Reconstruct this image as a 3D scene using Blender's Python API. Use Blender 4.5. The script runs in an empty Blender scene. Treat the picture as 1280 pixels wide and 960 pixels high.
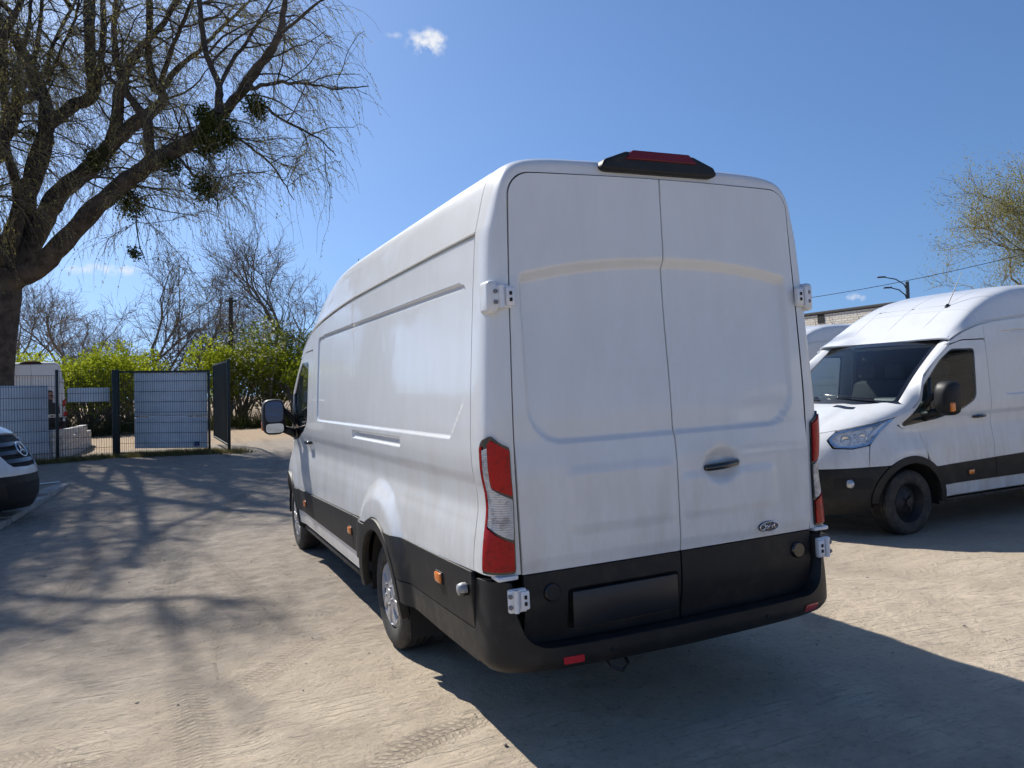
import bpy, bmesh, math, random
import numpy as np
from mathutils import Vector, Matrix
from mathutils.geometry import delaunay_2d_cdt
PI = math.pi
rnd = random.Random(7)
nr = np.random.RandomState(11)
SC = bpy.context.scene
COL = SC.collection

# ------------------------------------------------------------------ camera
CAM_POS = np.array([-2.3186, -3.1753, 1.7020])
FW = np.array([0.41240876, 0.91099521, -0.00259806])
RT = np.array([0.90984621, -0.41202868, -0.04911461])
UP = np.array([0.04581365, -0.01789146, 0.99878977])
cam_d = bpy.data.cameras.new('camera')
cam = bpy.data.objects.new('camera', cam_d)
COL.objects.link(cam)
M = Matrix(((RT[0], UP[0], -FW[0], CAM_POS[0]), (RT[1], UP[1], -FW[1], CAM_POS[1]), (RT[2], UP[2], -FW[2], CAM_POS[2]), (0, 0, 0, 1)))
cam.matrix_world = M
cam_d.sensor_width = 36.0
cam_d.lens = 36.0 * 983.87 / 1280.0
cam_d.clip_start = 0.05
cam_d.clip_end = 3000
SC.camera = cam
SC.render.resolution_x, SC.render.resolution_y = 1024, 768

# ------------------------------------------------------------------ sun and sky
SUN_DIR = Vector((-0.35, 1.05, 1.0)).normalized()          # towards the sun
sun_d = bpy.data.lights.new('sun', 'SUN')
sun_d.energy = 5.0
sun_d.angle = math.radians(0.53)
sun_d.color = (1.0, 0.95, 0.87)
sun = bpy.data.objects.new('sun', sun_d)
COL.objects.link(sun)
sun.rotation_euler = (-SUN_DIR).to_track_quat('-Z', 'Y').to_euler()
sun.location = (0, 0, 40)
world = bpy.data.worlds.new('World')
SC.world = world
world.use_nodes = True
wn, wl = world.node_tree.nodes, world.node_tree.links
wn.clear()
w_out = wn.new('ShaderNodeOutputWorld')
w_bg = wn.new('ShaderNodeBackground')
w_bg.inputs['Strength'].default_value = 0.077
w_sky = wn.new('ShaderNodeTexSky')
w_sky.sky_type = 'NISHITA'
w_sky.sun_disc = False
w_sky.sun_elevation = math.asin(SUN_DIR.z)
w_sky.sun_rotation = math.atan2(SUN_DIR.x, SUN_DIR.y)
w_sky.air_density = 1.0
w_sky.dust_density = 0.8
w_sky.ozone_density = 4.5
wl.new(w_bg.outputs[0], w_out.inputs[0])
w_co = wn.new('ShaderNodeTexCoord')          # the lowest, yellowish band of the model sky is left out all round
w_mp = wn.new('ShaderNodeMapping')
w_mp.inputs['Location'].default_value = (0, 0, 0.13)
w_mp.inputs['Scale'].default_value = (1, 1, 0.87)
wl.new(w_co.outputs['Generated'], w_mp.inputs[0])
w_nm = wn.new('ShaderNodeVectorMath')
w_nm.operation = 'NORMALIZE'
wl.new(w_mp.outputs[0], w_nm.inputs[0])
wl.new(w_nm.outputs[0], w_sky.inputs['Vector'])
SC.view_settings.view_transform = 'Standard'
SC.view_settings.look = 'None'
SC.view_settings.gamma = 1.0
SC.view_settings.use_curve_mapping = False
SC.view_settings.exposure = 0.36
SC.cycles.max_bounces = 4
SC.cycles.use_adaptive_sampling = True
SC.cycles.adaptive_threshold = 0.03
SC.cycles.diffuse_bounces = 2
SC.cycles.glossy_bounces = 3
SC.cycles.transparent_max_bounces = 12


def wmath(op, a, b=None, c=None):
    n = wn.new('ShaderNodeVectorMath' if op in ('DOT_PRODUCT',) else 'ShaderNodeMath')
    n.operation = op
    for i, v in enumerate((a, b, c)):
        if v is None:
            continue
        if hasattr(v, 'links'):
            wl.new(v, n.inputs[i])
        else:
            n.inputs[i].default_value = v
    return n.outputs['Value']


# small fair-weather clouds in a clear sky: (azimuth, elevation, half width, half height, seed, density), degrees
w_tc = wn.new('ShaderNodeTexCoord')
w_no = wn.new('ShaderNodeTexNoise')
w_no.inputs['Scale'].default_value = 55.0
w_no.inputs['Detail'].default_value = 6.0
w_no.inputs['Roughness'].default_value = 0.62
wl.new(w_tc.outputs['Generated'], w_no.inputs['Vector'])
cl_total = None
CLOUDS = [(19.5, 23.5, 1.75, 1.15, .95), (-2.2, 8.5, 3.4, 0.55, .8), (48.0, 4.45, 1.1, 0.42, .75), (17.2, 23.9, .8, .3, .4),
          (80, 20, 3, 1, .8), (-60, 16, 4, 1, .8), (130, 22, 4, 1.2, .8), (-130, 12, 5, 1, .8), (170, 25, 3, 1, .8)]
for az, el, hw_, hh_, dens in CLOUDS:
    a, e = math.radians(az), math.radians(el)
    d = Vector((math.sin(a) * math.cos(e), math.cos(a) * math.cos(e), math.sin(e)))
    r = Vector((math.cos(a), -math.sin(a), 0)); u = r.cross(d) * 1.0
    u = d.cross(r) * -1.0 if u.z < 0 else u
    px = wmath('DOT_PRODUCT', w_tc.outputs['Generated'], r / math.radians(hw_))
    py = wmath('DOT_PRODUCT', w_tc.outputs['Generated'], u / math.radians(hh_))
    pz = wmath('DOT_PRODUCT', w_tc.outputs['Generated'], d)
    off = d.dot(u) / math.radians(hh_)
    r2 = wmath('ADD', wmath('MULTIPLY', px, px), wmath('POWER', wmath('ABSOLUTE', py), 2.0))
    body = wmath('SUBTRACT', 1.0, wmath('SQRT', r2))
    m = wmath('ADD', body, wmath('MULTIPLY', wmath('SUBTRACT', w_no.outputs['Fac'], 0.55), 4.2))
    m = wmath('MULTIPLY', wmath('MULTIPLY', wmath('MINIMUM', wmath('MAXIMUM', m, 0.0), 1.0), wmath('MINIMUM', wmath('MAXIMUM', wmath('MULTIPLY', body, 2.0), 0.0), 1.0)), dens)
    m = wmath('MULTIPLY', m, wmath('GREATER_THAN', pz, 0.8))
    cl_total = m if cl_total is None else wmath('MAXIMUM', cl_total, m)
w_mix = wn.new('ShaderNodeMix')
w_mix.data_type = 'RGBA'
wl.new(cl_total, w_mix.inputs['Factor'])
w_wb = wn.new('ShaderNodeMix')               # the camera's cool white balance, all over the sky
w_wb.data_type = 'RGBA'
w_wb.blend_type = 'MULTIPLY'
w_wb.inputs['Factor'].default_value = 1.0
w_wb.inputs['B'].default_value = (0.96, 1.14, 1.33, 1)
wl.new(w_sky.outputs[0], w_wb.inputs['A'])
wl.new(w_wb.outputs['Result'], w_mix.inputs['A'])
w_mix.inputs['B'].default_value = (9.0, 9.2, 9.6, 1)
wl.new(w_mix.outputs['Result'], w_bg.inputs['Color'])


# ------------------------------------------------------------------ materials
def mat(name, col, rough=0.5, metal=0.0, coat=0.0, spec=0.5, noise=None, bump=None, trans=0.0):
    m = bpy.data.materials.new(name)
    m.use_nodes = True
    n, l = m.node_tree.nodes, m.node_tree.links
    b = n['Principled BSDF']
    b.inputs['Base Color'].default_value = (*col, 1)
    b.inputs['Roughness'].default_value = rough
    b.inputs['Metallic'].default_value = metal
    b.inputs['Coat Weight'].default_value = coat
    b.inputs['Coat Roughness'].default_value = 0.04
    b.inputs['Specular IOR Level'].default_value = spec
    if trans:
        b.inputs['Transmission Weight'].default_value = trans
    if noise:                                   # (scale, other colour, low, high)
        tc = n.new('ShaderNodeTexCoord')
        t = n.new('ShaderNodeTexNoise')
        t.inputs['Scale'].default_value = noise[0]
        t.inputs['Detail'].default_value = 6
        t.inputs['Roughness'].default_value = 0.65
        r = n.new('ShaderNodeMapRange')
        r.inputs['From Min'].default_value = noise[2]
        r.inputs['From Max'].default_value = noise[3]
        x = n.new('ShaderNodeMix')
        x.data_type = 'RGBA'
        x.inputs['A'].default_value = (*col, 1)
        x.inputs['B'].default_value = (*noise[1], 1)
        l.new(tc.outputs['Object'], t.inputs['Vector'])
        l.new(t.outputs['Fac'], r.inputs['Value'])
        l.new(r.outputs[0], x.inputs['Factor'])
        l.new(x.outputs['Result'], b.inputs['Base Color'])
    if bump:                                    # (scale, strength, distance)
        tc = n.new('ShaderNodeTexCoord')
        t = n.new('ShaderNodeTexNoise')
        t.inputs['Scale'].default_value = bump[0]
        t.inputs['Detail'].default_value = 4
        bp = n.new('ShaderNodeBump')
        bp.inputs['Strength'].default_value = bump[1]
        bp.inputs['Distance'].default_value = bump[2]
        l.new(tc.outputs['Object'], t.inputs['Vector'])
        l.new(t.outputs['Fac'], bp.inputs['Height'])
        l.new(bp.outputs[0], b.inputs['Normal'])
    return m


def paint_mat(name, col, dirt=(0.42, 0.36, 0.28)):
    """white van paint: clear coat, faint orange peel, road dust that thickens towards the sill"""
    m = mat(name, col, 0.38, 0, 0.75)
    n, l = m.node_tree.nodes, m.node_tree.links
    b = n['Principled BSDF']
    tc = n.new('ShaderNodeTexCoord')
    sx = n.new('ShaderNodeSeparateXYZ')
    l.new(tc.outputs['Object'], sx.inputs[0])
    mp = n.new('ShaderNodeMapping')
    mp.inputs['Scale'].default_value = (1.6, 1.6, 0.5)
    l.new(tc.outputs['Object'], mp.inputs[0])
    t = n.new('ShaderNodeTexNoise')
    t.inputs['Scale'].default_value = 4
    t.inputs['Detail'].default_value = 8
    t.inputs['Roughness'].default_value = 0.7
    l.new(mp.outputs[0], t.inputs['Vector'])
    h = n.new('ShaderNodeMapRange')             # dust near the ground
    h.inputs['From Min'].default_value = 1.5
    h.inputs['From Max'].default_value = 0.3
    h.inputs['To Min'].default_value = 0.17
    h.inputs['To Max'].default_value = 0.85
    l.new(sx.outputs['Z'], h.inputs['Value'])
    r = n.new('ShaderNodeMapRange')
    r.inputs['From Min'].default_value = 0.40
    r.inputs['From Max'].default_value = 0.80
    l.new(t.outputs['Fac'], r.inputs['Value'])
    mu = n.new('ShaderNodeMath'); mu.operation = 'MULTIPLY'
    l.new(r.outputs[0], mu.inputs[0]); l.new(h.outputs[0], mu.inputs[1])
    x = n.new('ShaderNodeMix'); x.data_type = 'RGBA'
    x.inputs['A'].default_value = (*col, 1); x.inputs['B'].default_value = (*dirt, 1)
    l.new(mu.outputs[0], x.inputs['Factor']); l.new(x.outputs['Result'], b.inputs['Base Color'])
    cr = n.new('ShaderNodeMapRange')
    cr.inputs['To Min'].default_value = 0.06; cr.inputs['To Max'].default_value = 0.35
    l.new(mu.outputs[0], cr.inputs['Value']); l.new(cr.outputs[0], b.inputs['Coat Roughness'])
    t2 = n.new('ShaderNodeTexNoise')
    t2.inputs['Scale'].default_value = 3.0
    t2.inputs['Detail'].default_value = 1.0
    l.new(tc.outputs['Object'], t2.inputs['Vector'])
    bp = n.new('ShaderNodeBump')
    bp.inputs['Strength'].default_value = 0.25
    bp.inputs['Distance'].default_value = 0.012
    l.new(t2.outputs['Fac'], bp.inputs['Height'])
    l.new(bp.outputs[0], b.inputs['Coat Normal'])
    return m


def glass_mat(name, tint, refl_rough=0.01, ior=1.5):
    m = bpy.data.materials.new(name)
    m.use_nodes = True
    n, l = m.node_tree.nodes, m.node_tree.links
    n.clear()
    o = n.new('ShaderNodeOutputMaterial')
    mx = n.new('ShaderNodeMixShader')
    tr = n.new('ShaderNodeBsdfTransparent'); tr.inputs[0].default_value = (*tint, 1)
    gl = n.new('ShaderNodeBsdfGlossy'); gl.inputs['Roughness'].default_value = refl_rough
    fr = n.new('ShaderNodeFresnel')
    ge = n.new('ShaderNodeNewGeometry'); io = n.new('ShaderNodeMapRange')      # the same pane seen from either side
    io.inputs['To Min'].default_value = ior; io.inputs['To Max'].default_value = 1 / ior
    l.new(ge.outputs['Backfacing'], io.inputs['Value']); l.new(io.outputs[0], fr.inputs[0])
    l.new(fr.outputs[0], mx.inputs[0]); l.new(tr.outputs[0], mx.inputs[1]); l.new(gl.outputs[0], mx.inputs[2])
    l.new(mx.outputs[0], o.inputs[0])
    return m


PAINT = paint_mat('white_paint', (0.71, 0.72, 0.72))
PAINT_B = paint_mat('white_paint_cool', (0.76, 0.78, 0.80))
PLASTIC = mat('black_plastic', (0.011, 0.0112, 0.012), 0.5, spec=0.35, noise=(9, (0.034, 0.030, 0.025), 0.48, 0.8), bump=(900, 0.15, 0.001))
PLASTIC_DUSTY = mat('grey_black_plastic', (0.028, 0.026, 0.023), 0.6, spec=0.35, noise=(9, (0.085, 0.072, 0.055), 0.45, 0.8), bump=(900, 0.15, 0.001))
GLOSSBLK = mat('gloss_black', (0.012, 0.012, 0.013), 0.15, 0, 0.6)
VOIDBLK = mat('underbody_black', (0.012, 0.012, 0.012), 0.8)
RUBBER = mat('tyre_rubber', (0.028, 0.027, 0.026), 0.75, noise=(12, (0.09, 0.08, 0.065), 0.48, 0.8))
SILVER = mat('silver_wheel_cover', (0.42, 0.42, 0.43), 0.45, 0.35, noise=(20, (0.25, 0.22, 0.19), 0.5, 0.85))
STEELBLK = mat('black_steel_wheel', (0.02, 0.02, 0.021), 0.5, 0.3)
CHROME = mat('chrome', (0.75, 0.76, 0.78), 0.12, 1.0)
REDLENS = mat('red_lens', (0.42, 0.001, 0.004), 0.22, 0, 0.18, 0.22, noise=(45, (0.26, 0.0005, 0.002), 0.48, 0.62))
DARKRED = mat('dark_red_lens', (0.12, 0.002, 0.008), 0.25, 0, 0.2, 0.3)
REFLRED = mat('red_reflector', (0.42, 0.02, 0.03), 0.25, 0, 0.5)
AMBER = mat('amber_lens', (0.75, 0.2, 0.015), 0.2, 0, 0.8)
CLEARLENS = mat('clear_lens', (0.62, 0.61, 0.59), 0.2, 0.25, 0.6, noise=(16, (0.34, 0.33, 0.33), 0.48, 0.62), bump=(70, 0.5, 0.004))
HEADLENS = glass_mat('headlight_lens', (0.97, 0.97, 0.97), ior=1.25)
WSGLASS = glass_mat('windscreen_glass', (0.80, 0.87, 0.85))
SIDEGLASS = glass_mat('door_glass', (0.55, 0.63, 0.61))
MIRRORDK = mat('dark_reflection_glass', (0.05, 0.07, 0.12), 0.05, 1.0)  # upper pane: its dark reflection is put into the base colour
MIRRORGL = mat('mirror_glass', (0.42, 0.48, 0.56), 0.03, 1.0)
INTERIOR = mat('cab_plastic', (0.10, 0.105, 0.115), 0.6)
SEATCLOTH = mat('seat_cloth', (0.035, 0.036, 0.042), 0.85, bump=(300, 0.3, 0.002))
HINGE = mat('white_hinge', (0.72, 0.73, 0.75), 0.3, 0, 0.6)


def stripes_bump(m, axis, scale, strength, dist):
    n, l = m.node_tree.nodes, m.node_tree.links
    tc = n.new('ShaderNodeTexCoord'); w = n.new('ShaderNodeTexWave')
    w.bands_direction = axis; w.inputs['Scale'].default_value = scale
    bp = n.new('ShaderNodeBump'); bp.inputs['Strength'].default_value = strength; bp.inputs['Distance'].default_value = dist
    l.new(tc.outputs['Object'], w.inputs['Vector']); l.new(w.outputs['Fac'], bp.inputs['Height'])
    l.new(bp.outputs[0], n['Principled BSDF'].inputs['Normal'])


stripes_bump(CLEARLENS, 'Z', 30, 0.7, 0.004)


# ------------------------------------------------------------------ object helpers
def put(o, parent=None, kind=None, label=None, cat=None, group=None):
    if o.name not in COL.objects:
        COL.objects.link(o)
    if parent is not None:
        o.parent = parent
    for k, v in (('kind', kind), ('label', label), ('category', cat), ('group', group)):
        if v:
            o[k] = v
    return o


def empty(name, loc=(0, 0, 0), rz=0.0, **kw):
    o = bpy.data.objects.new(name, None)
    o.empty_display_size = 0.2
    o.location = loc
    o.rotation_euler = (0, 0, rz)
    return put(o, **kw)


def mesh_obj(name, verts, faces, material, parent=None, smooth=True, loop_normals=None, **kw):
    me = bpy.data.meshes.new(name)
    me.from_pydata([tuple(map(float, v)) for v in verts], [], [tuple(map(int, f)) for f in faces])
    me.materials.append(material)
    if smooth:
        me.polygons.foreach_set('use_smooth', [True] * len(me.polygons))
    if loop_normals is not None:
        me.normals_split_custom_set(loop_normals)
    me.update()
    return put(bpy.data.objects.new(name, me), parent, **kw)


def copy_tree(o, parent=None):
    c = o.copy()
    COL.objects.link(c)
    c.parent = parent
    for ch in o.children:
        copy_tree(ch, c)
    return c


class MB:
    """collects simple shapes for ONE mesh object"""
    def __init__(s):
        s.v, s.f = [], []

    def add(s, v, f):
        k = len(s.v)
        s.v += [tuple(p) for p in v]
        s.f += [tuple(i + k for i in q) for q in f]
        return s

    def box(s, c, size, bevel=0.0, rot=None, seg=2):
        bm = bmesh.new()
        bmesh.ops.create_cube(bm, size=1)
        for v in bm.verts:
            v.co = Vector((v.co.x * size[0], v.co.y * size[1], v.co.z * size[2]))
        if bevel:
            bmesh.ops.bevel(bm, geom=list(bm.edges), offset=bevel, segments=seg, affect='EDGES', profile=0.5)
        R = rot if rot is not None else Matrix.Identity(3)
        bm.verts.index_update()
        s.add([R @ v.co + Vector(c) for v in bm.verts], [[v.index for v in f.verts] for f in bm.faces])
        bm.free()
        return s

    def tube(s, pts, rad, n=8, cap=True):
        pts = [Vector(p) for p in pts]
        if not hasattr(rad, '__len__'):
            rad = [rad] * len(pts)
        V, Fc = [], []
        t0 = (pts[1] - pts[0]).normalized()
        ref = Vector((0, 0, 1)) if abs(t0.z) < .9 else Vector((1, 0, 0))
        a = t0.cross(ref).normalized()
        for i, p in enumerate(pts):
            t = (pts[min(i + 1, len(pts) - 1)] - pts[max(i - 1, 0)]).normalized()
            a = (a - t * a.dot(t)).normalized()
            b = t.cross(a)
            for k in range(n):
                an = 2 * PI * k / n
                V.append(p + (a * math.cos(an) + b * math.sin(an)) * rad[i])
        for i in range(len(pts) - 1):
            for k in range(n):
                Fc.append((i * n + k, i * n + (k + 1) % n, (i + 1) * n + (k + 1) % n, (i + 1) * n + k))
        if cap:
            Fc.append(tuple(reversed(range(n)))); Fc.append(tuple((len(pts) - 1) * n + k for k in range(n)))
        return s.add(V, Fc)

    def lathe(s, prof, n=32, axis='X', c=(0, 0, 0), closed=False):
        """prof: (radius, along)"""
        V, Fc = [], []
        for r, a in prof:
            for k in range(n):
                t = 2 * PI * k / n
                p = {'X': (a, r * math.cos(t), r * math.sin(t)), 'Y': (r * math.cos(t), a, r * math.sin(t)), 'Z': (r * math.cos(t), r * math.sin(t), a)}[axis]
                V.append((p[0] + c[0], p[1] + c[1], p[2] + c[2]))
        m = len(prof)
        for i in range(m if closed else m - 1):
            j = (i + 1) % m
            for k in range(n):
                Fc.append((i * n + k, i * n + (k + 1) % n, j * n + (k + 1) % n, j * n + k))
        return s.add(V, Fc)

    def build(s, name, material, parent=None, smooth=False, auto=None, **kw):
        o = mesh_obj(name, s.v, s.f, material, parent, smooth, **kw)
        if auto:
            o.data.polygons.foreach_set('use_smooth', [True] * len(o.data.polygons))
            o.data.set_sharp_from_angle(angle=math.radians(auto))
        return o


def pch(pairs):
    """smooth monotone interpolation"""
    x = np.array([p[0] for p in pairs], float); y = np.array([p[1] for p in pairs], float)
    h = np.diff(x); d = np.diff(y) / h
    m = np.zeros(len(x)); m[0], m[-1] = d[0], d[-1]
    for i in range(1, len(x) - 1):
        if d[i - 1] * d[i] > 0:
            w1, w2 = 2 * h[i] + h[i - 1], h[i] + 2 * h[i - 1]
            m[i] = (w1 + w2) / (w1 / d[i - 1] + w2 / d[i])

    def f(q):
        q = np.asarray(q, float)
        qc = np.clip(q, x[0], x[-1])
        i = np.clip(np.searchsorted(x, qc) - 1, 0, len(x) - 2)
        t = (qc - x[i]) / h[i]
        return (y[i] * (1 + 2 * t) * (1 - t) ** 2 + m[i] * h[i] * t * (1 - t) ** 2 + y[i + 1] * t * t * (3 - 2 * t) + m[i + 1] * h[i] * t * t * (t - 1))
    return f


def ss(a, b, x):
    t = np.clip((np.asarray(x, float) - a) / (b - a), 0, 1)
    return t * t * (3 - 2 * t)


def rbox(x, y, x0, x1, y0, y1, r):
    """signed distance to a rounded rectangle"""
    qx = np.abs(x - (x0 + x1) / 2) - (x1 - x0) / 2 + r
    qy = np.abs(y - (y0 + y1) / 2) - (y1 - y0) / 2 + r
    return np.hypot(np.maximum(qx, 0), np.maximum(qy, 0)) + np.minimum(np.maximum(qx, qy), 0) - r


def rpoly(pts, rad, n=6):
    """polygon with rounded corners"""
    out = []
    k = len(pts)
    if not hasattr(rad, '__len__'):
        rad = [rad] * k
    for i in range(k):
        p0, p, p1 = Vector(pts[i - 1]), Vector(pts[i]), Vector(pts[(i + 1) % k])
        a, b = (p0 - p), (p1 - p)
        r = min(rad[i], a.length * .45, b.length * .45)
        if r < 1e-4:
            out.append(tuple(p)); continue
        s, e = p + a.normalized() * r, p + b.normalized() * r
        for j in range(n + 1):
            t = j / n
            out.append(tuple(s * (1 - t) ** 2 + p * 2 * t * (1 - t) + e * t * t))
    return out


def densify(poly, step):
    P = []
    k = len(poly)
    for i in range(k):
        a, b = np.array(poly[i]), np.array(poly[(i + 1) % k])
        L = np.linalg.norm(b - a)
        if L < 1e-6:
            continue
        m = max(1, int(math.ceil(L / step)))
        for j in range(m):
            P.append(a + (b - a) * j / m)
    return np.array(P)


def inside(poly, q):
    x, y = q[:, 0], q[:, 1]
    r = np.zeros(len(q), bool)
    xs, ys = poly[:, 0], poly[:, 1]
    j = len(poly) - 1
    for i in range(len(poly)):
        c = (ys[i] > y) != (ys[j] > y)
        if c.any():
            with np.errstate(divide='ignore', invalid='ignore'):
                r ^= c & (x < (xs[j] - xs[i]) * (y - ys[i]) / (ys[j] - ys[i] + 1e-30) + xs[i])
        j = i
    return r


def arange2(a, b, step):
    n = max(1, int(math.ceil((b - a) / step)))
    return np.linspace(a, b, n + 1)


def panel(name, outer, fmap, material, parent, holes=(), us=None, vs=None, du=.07, dv=.07, lip=.012, off=0.0, flip=False, mirror=False, edge=.04, **kw):
    """sheet metal: a region of a parameter plane mapped onto a curved surface, with folded edges"""
    loops = [densify(outer, edge)] + [densify(h, edge) for h in holes]
    B = np.concatenate(loops)
    lo, hi = loops[0].min(0), loops[0].max(0)
    us = arange2(lo[0], hi[0], du) if us is None else np.array(sorted(us))
    vs = arange2(lo[1], hi[1], dv) if vs is None else np.array(sorted(vs))
    us = us[(us > lo[0]) & (us < hi[0])]; vs = vs[(vs > lo[1]) & (vs < hi[1])]
    G = np.stack(np.meshgrid(us, vs), -1).reshape(-1, 2)
    if len(G):
        k = inside(loops[0], G)
        for h in loops[1:]:
            k &= ~inside(h, G)
        G = G[k]
    if len(G):
        dmin = np.full(len(G), 9.0)
        for i in range(0, len(G), 2000):
            dmin[i:i + 2000] = np.min(np.hypot(G[i:i + 2000, None, 0] - B[None, :, 0], G[i:i + 2000, None, 1] - B[None, :, 1]), axis=1)
        G = G[dmin > .008]
    pts = np.concatenate([B, G]) if len(G) else B
    edges, k = [], 0
    for lp in loops:
        edges += [(k + i, k + (i + 1) % len(lp)) for i in range(len(lp))]
        k += len(lp)
    cv, ce, cf = delaunay_2d_cdt([Vector(p) for p in pts], edges, [], 0, 1e-7)[:3]
    Q = np.array([(v.x, v.y) for v in cv])
    T = np.array([f for f in cf if len(f) == 3])
    cen = Q[T].mean(1)
    k = inside(loops[0], cen)
    for h in loops[1:]:
        k &= ~inside(h, cen)
    T = T[k]
    a, b, c = Q[T[:, 0]], Q[T[:, 1]], Q[T[:, 2]]
    cr = (b[:, 0] - a[:, 0]) * (c[:, 1] - a[:, 1]) - (b[:, 1] - a[:, 1]) * (c[:, 0] - a[:, 0])
    T = T[np.abs(cr) > 1e-9]; cr = cr[np.abs(cr) > 1e-9]
    T[cr < 0] = T[cr < 0][:, ::-1]

    def ev(q):
        P = fmap(q[:, 0], q[:, 1])
        e = 8e-4
        dU = fmap(q[:, 0] + e, q[:, 1]) - fmap(q[:, 0] - e, q[:, 1])
        dV = fmap(q[:, 0], q[:, 1] + e) - fmap(q[:, 0], q[:, 1] - e)
        N = np.cross(dU, dV)
        N /= np.maximum(np.linalg.norm(N, axis=1, keepdims=True), 1e-12)
        return P, (-N if flip else N)
    P, N = ev(Q)
    P = P + N * off
    V = [P]; LN = []
    F_ = [tuple(t[::-1]) if flip else tuple(t) for t in T]
    LN = [N[i] for f in F_ for i in f]
    base = len(P)
    if lip > 0:
        for li, lp in enumerate(loops):
            p, n = ev(lp)
            p = p + n * off
            m = len(lp)
            area = 0.5 * np.sum(lp[:, 0] * np.roll(lp[:, 1], -1) - np.roll(lp[:, 0], -1) * lp[:, 1])
            ccw = (area > 0) == (li == 0)
            V += [p, p - n * lip]
            tang = np.roll(p, -1, 0) - np.roll(p, 1, 0)
            o_ = np.cross(tang, n)
            if not ccw:
                o_ = -o_
            if flip:
                o_ = -o_
            o_ /= np.maximum(np.linalg.norm(o_, axis=1, keepdims=True), 1e-9)
            rev = (not ccw) != flip
            for i in range(m):
                j = (i + 1) % m
                q = (base + i, base + m + i, base + m + j, base + j)
                nn = (o_[i] + .35 * n[i], o_[i], o_[j], o_[j] + .35 * n[j])
                if rev:
                    q = q[::-1]; nn = nn[::-1]
                F_.append(q); LN += list(nn)
            base += 2 * m
    V = np.concatenate(V)
    LN = np.array(LN)
    if mirror:
        V = V * np.array([-1, 1, 1]); LN = LN * np.array([-1, 1, 1])
        k = 0; nf = []; nn = []
        for f in F_:
            nf.append(tuple(f[::-1])); nn.append(LN[k:k + len(f)][::-1]); k += len(f)
        F_ = nf; LN = np.concatenate(nn)
    LN = LN / np.maximum(np.linalg.norm(LN, axis=1, keepdims=True), 1e-9)
    return mesh_obj(name, V, F_, material, parent, True, [tuple(x) for x in LN], **kw)


def grid_panel(name, us, vs, fmap, material, parent, flip=False, lip=.02, eu=.02, ev_=.004):
    """structured sheet over us x vs with folded edges along v"""
    U, V_ = np.meshgrid(us, vs, indexing='ij')
    u, v = U.ravel(), V_.ravel()
    P = fmap(u, v)
    dU = fmap(np.clip(u + eu, us[0], us[-1]), v) - fmap(np.clip(u - eu, us[0], us[-1]), v)
    dV = fmap(u, np.clip(v + ev_, vs[0], vs[-1])) - fmap(u, np.clip(v - ev_, vs[0], vs[-1]))
    N = np.cross(dU, dV); N /= np.maximum(np.linalg.norm(N, axis=1, keepdims=True), 1e-12)
    if flip:
        N = -N
    nu, nv = len(us), len(vs)
    idx = np.arange(nu * nv).reshape(nu, nv)
    F_ = np.stack([idx[:-1, :-1], idx[1:, :-1], idx[1:, 1:], idx[:-1, 1:]], -1).reshape(-1, 4)
    if flip:
        F_ = F_[:, ::-1]
    F_ = [tuple(f) for f in F_]
    LN = [N[i] for f in F_ for i in f]
    b = len(P)
    P = np.concatenate([P, P[idx[:, -1]], P[idx[:, -1]] - N[idx[:, -1]] * lip])
    for i in range(nu - 1):
        q = (b + i, b + nu + i, b + nu + i + 1, b + i + 1)
        e = P[idx[i, -1]] - P[idx[i, -2]]; e = e / max(np.linalg.norm(e), 1e-9)
        F_.append(q if not flip else q[::-1]); LN += [e] * 4
    return mesh_obj(name, P, F_, material, parent, True, [tuple(x) for x in LN])


def arc(cx, cy, r, a0, a1, n=20):
    return [(cx + r * math.cos(math.radians(a0 + (a1 - a0) * i / n)), cy + r * math.sin(math.radians(a0 + (a1 - a0) * i / n))) for i in range(n + 1)]


def st(*arrs):
    return np.stack(np.broadcast_arrays(*arrs), -1).astype(float)


# ------------------------------------------------------------------ terrain height
def value_noise(x, y, seed):
    xi, yi = np.floor(x).astype(int), np.floor(y).astype(int)
    fx, fy = x - xi, y - yi
    fx, fy = fx * fx * (3 - 2 * fx), fy * fy * (3 - 2 * fy)

    def h(a, b):
        k = (a * 374761393 + b * 668265263 + seed * 69069) & 0x7fffffff
        k = ((k ^ (k >> 13)) * 1274126177) & 0x7fffffff
        return ((k ^ (k >> 16)) & 0xffff) / 65535.0
    return (h(xi, yi) * (1 - fx) + h(xi + 1, yi) * fx) * (1 - fy) + (h(xi, yi + 1) * (1 - fx) + h(xi + 1, yi + 1) * fx) * fy


def base_height(x, y):
    return -.16 * ss(1.3, 4.2, x) * (1 - ss(9, 16, y)) + .28 * ss(8, 19, y) + .14 * ss(21, 28, y)


def gz(x, y):
    return float(base_height(np.array([x]), np.array([y]))[0])


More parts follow.
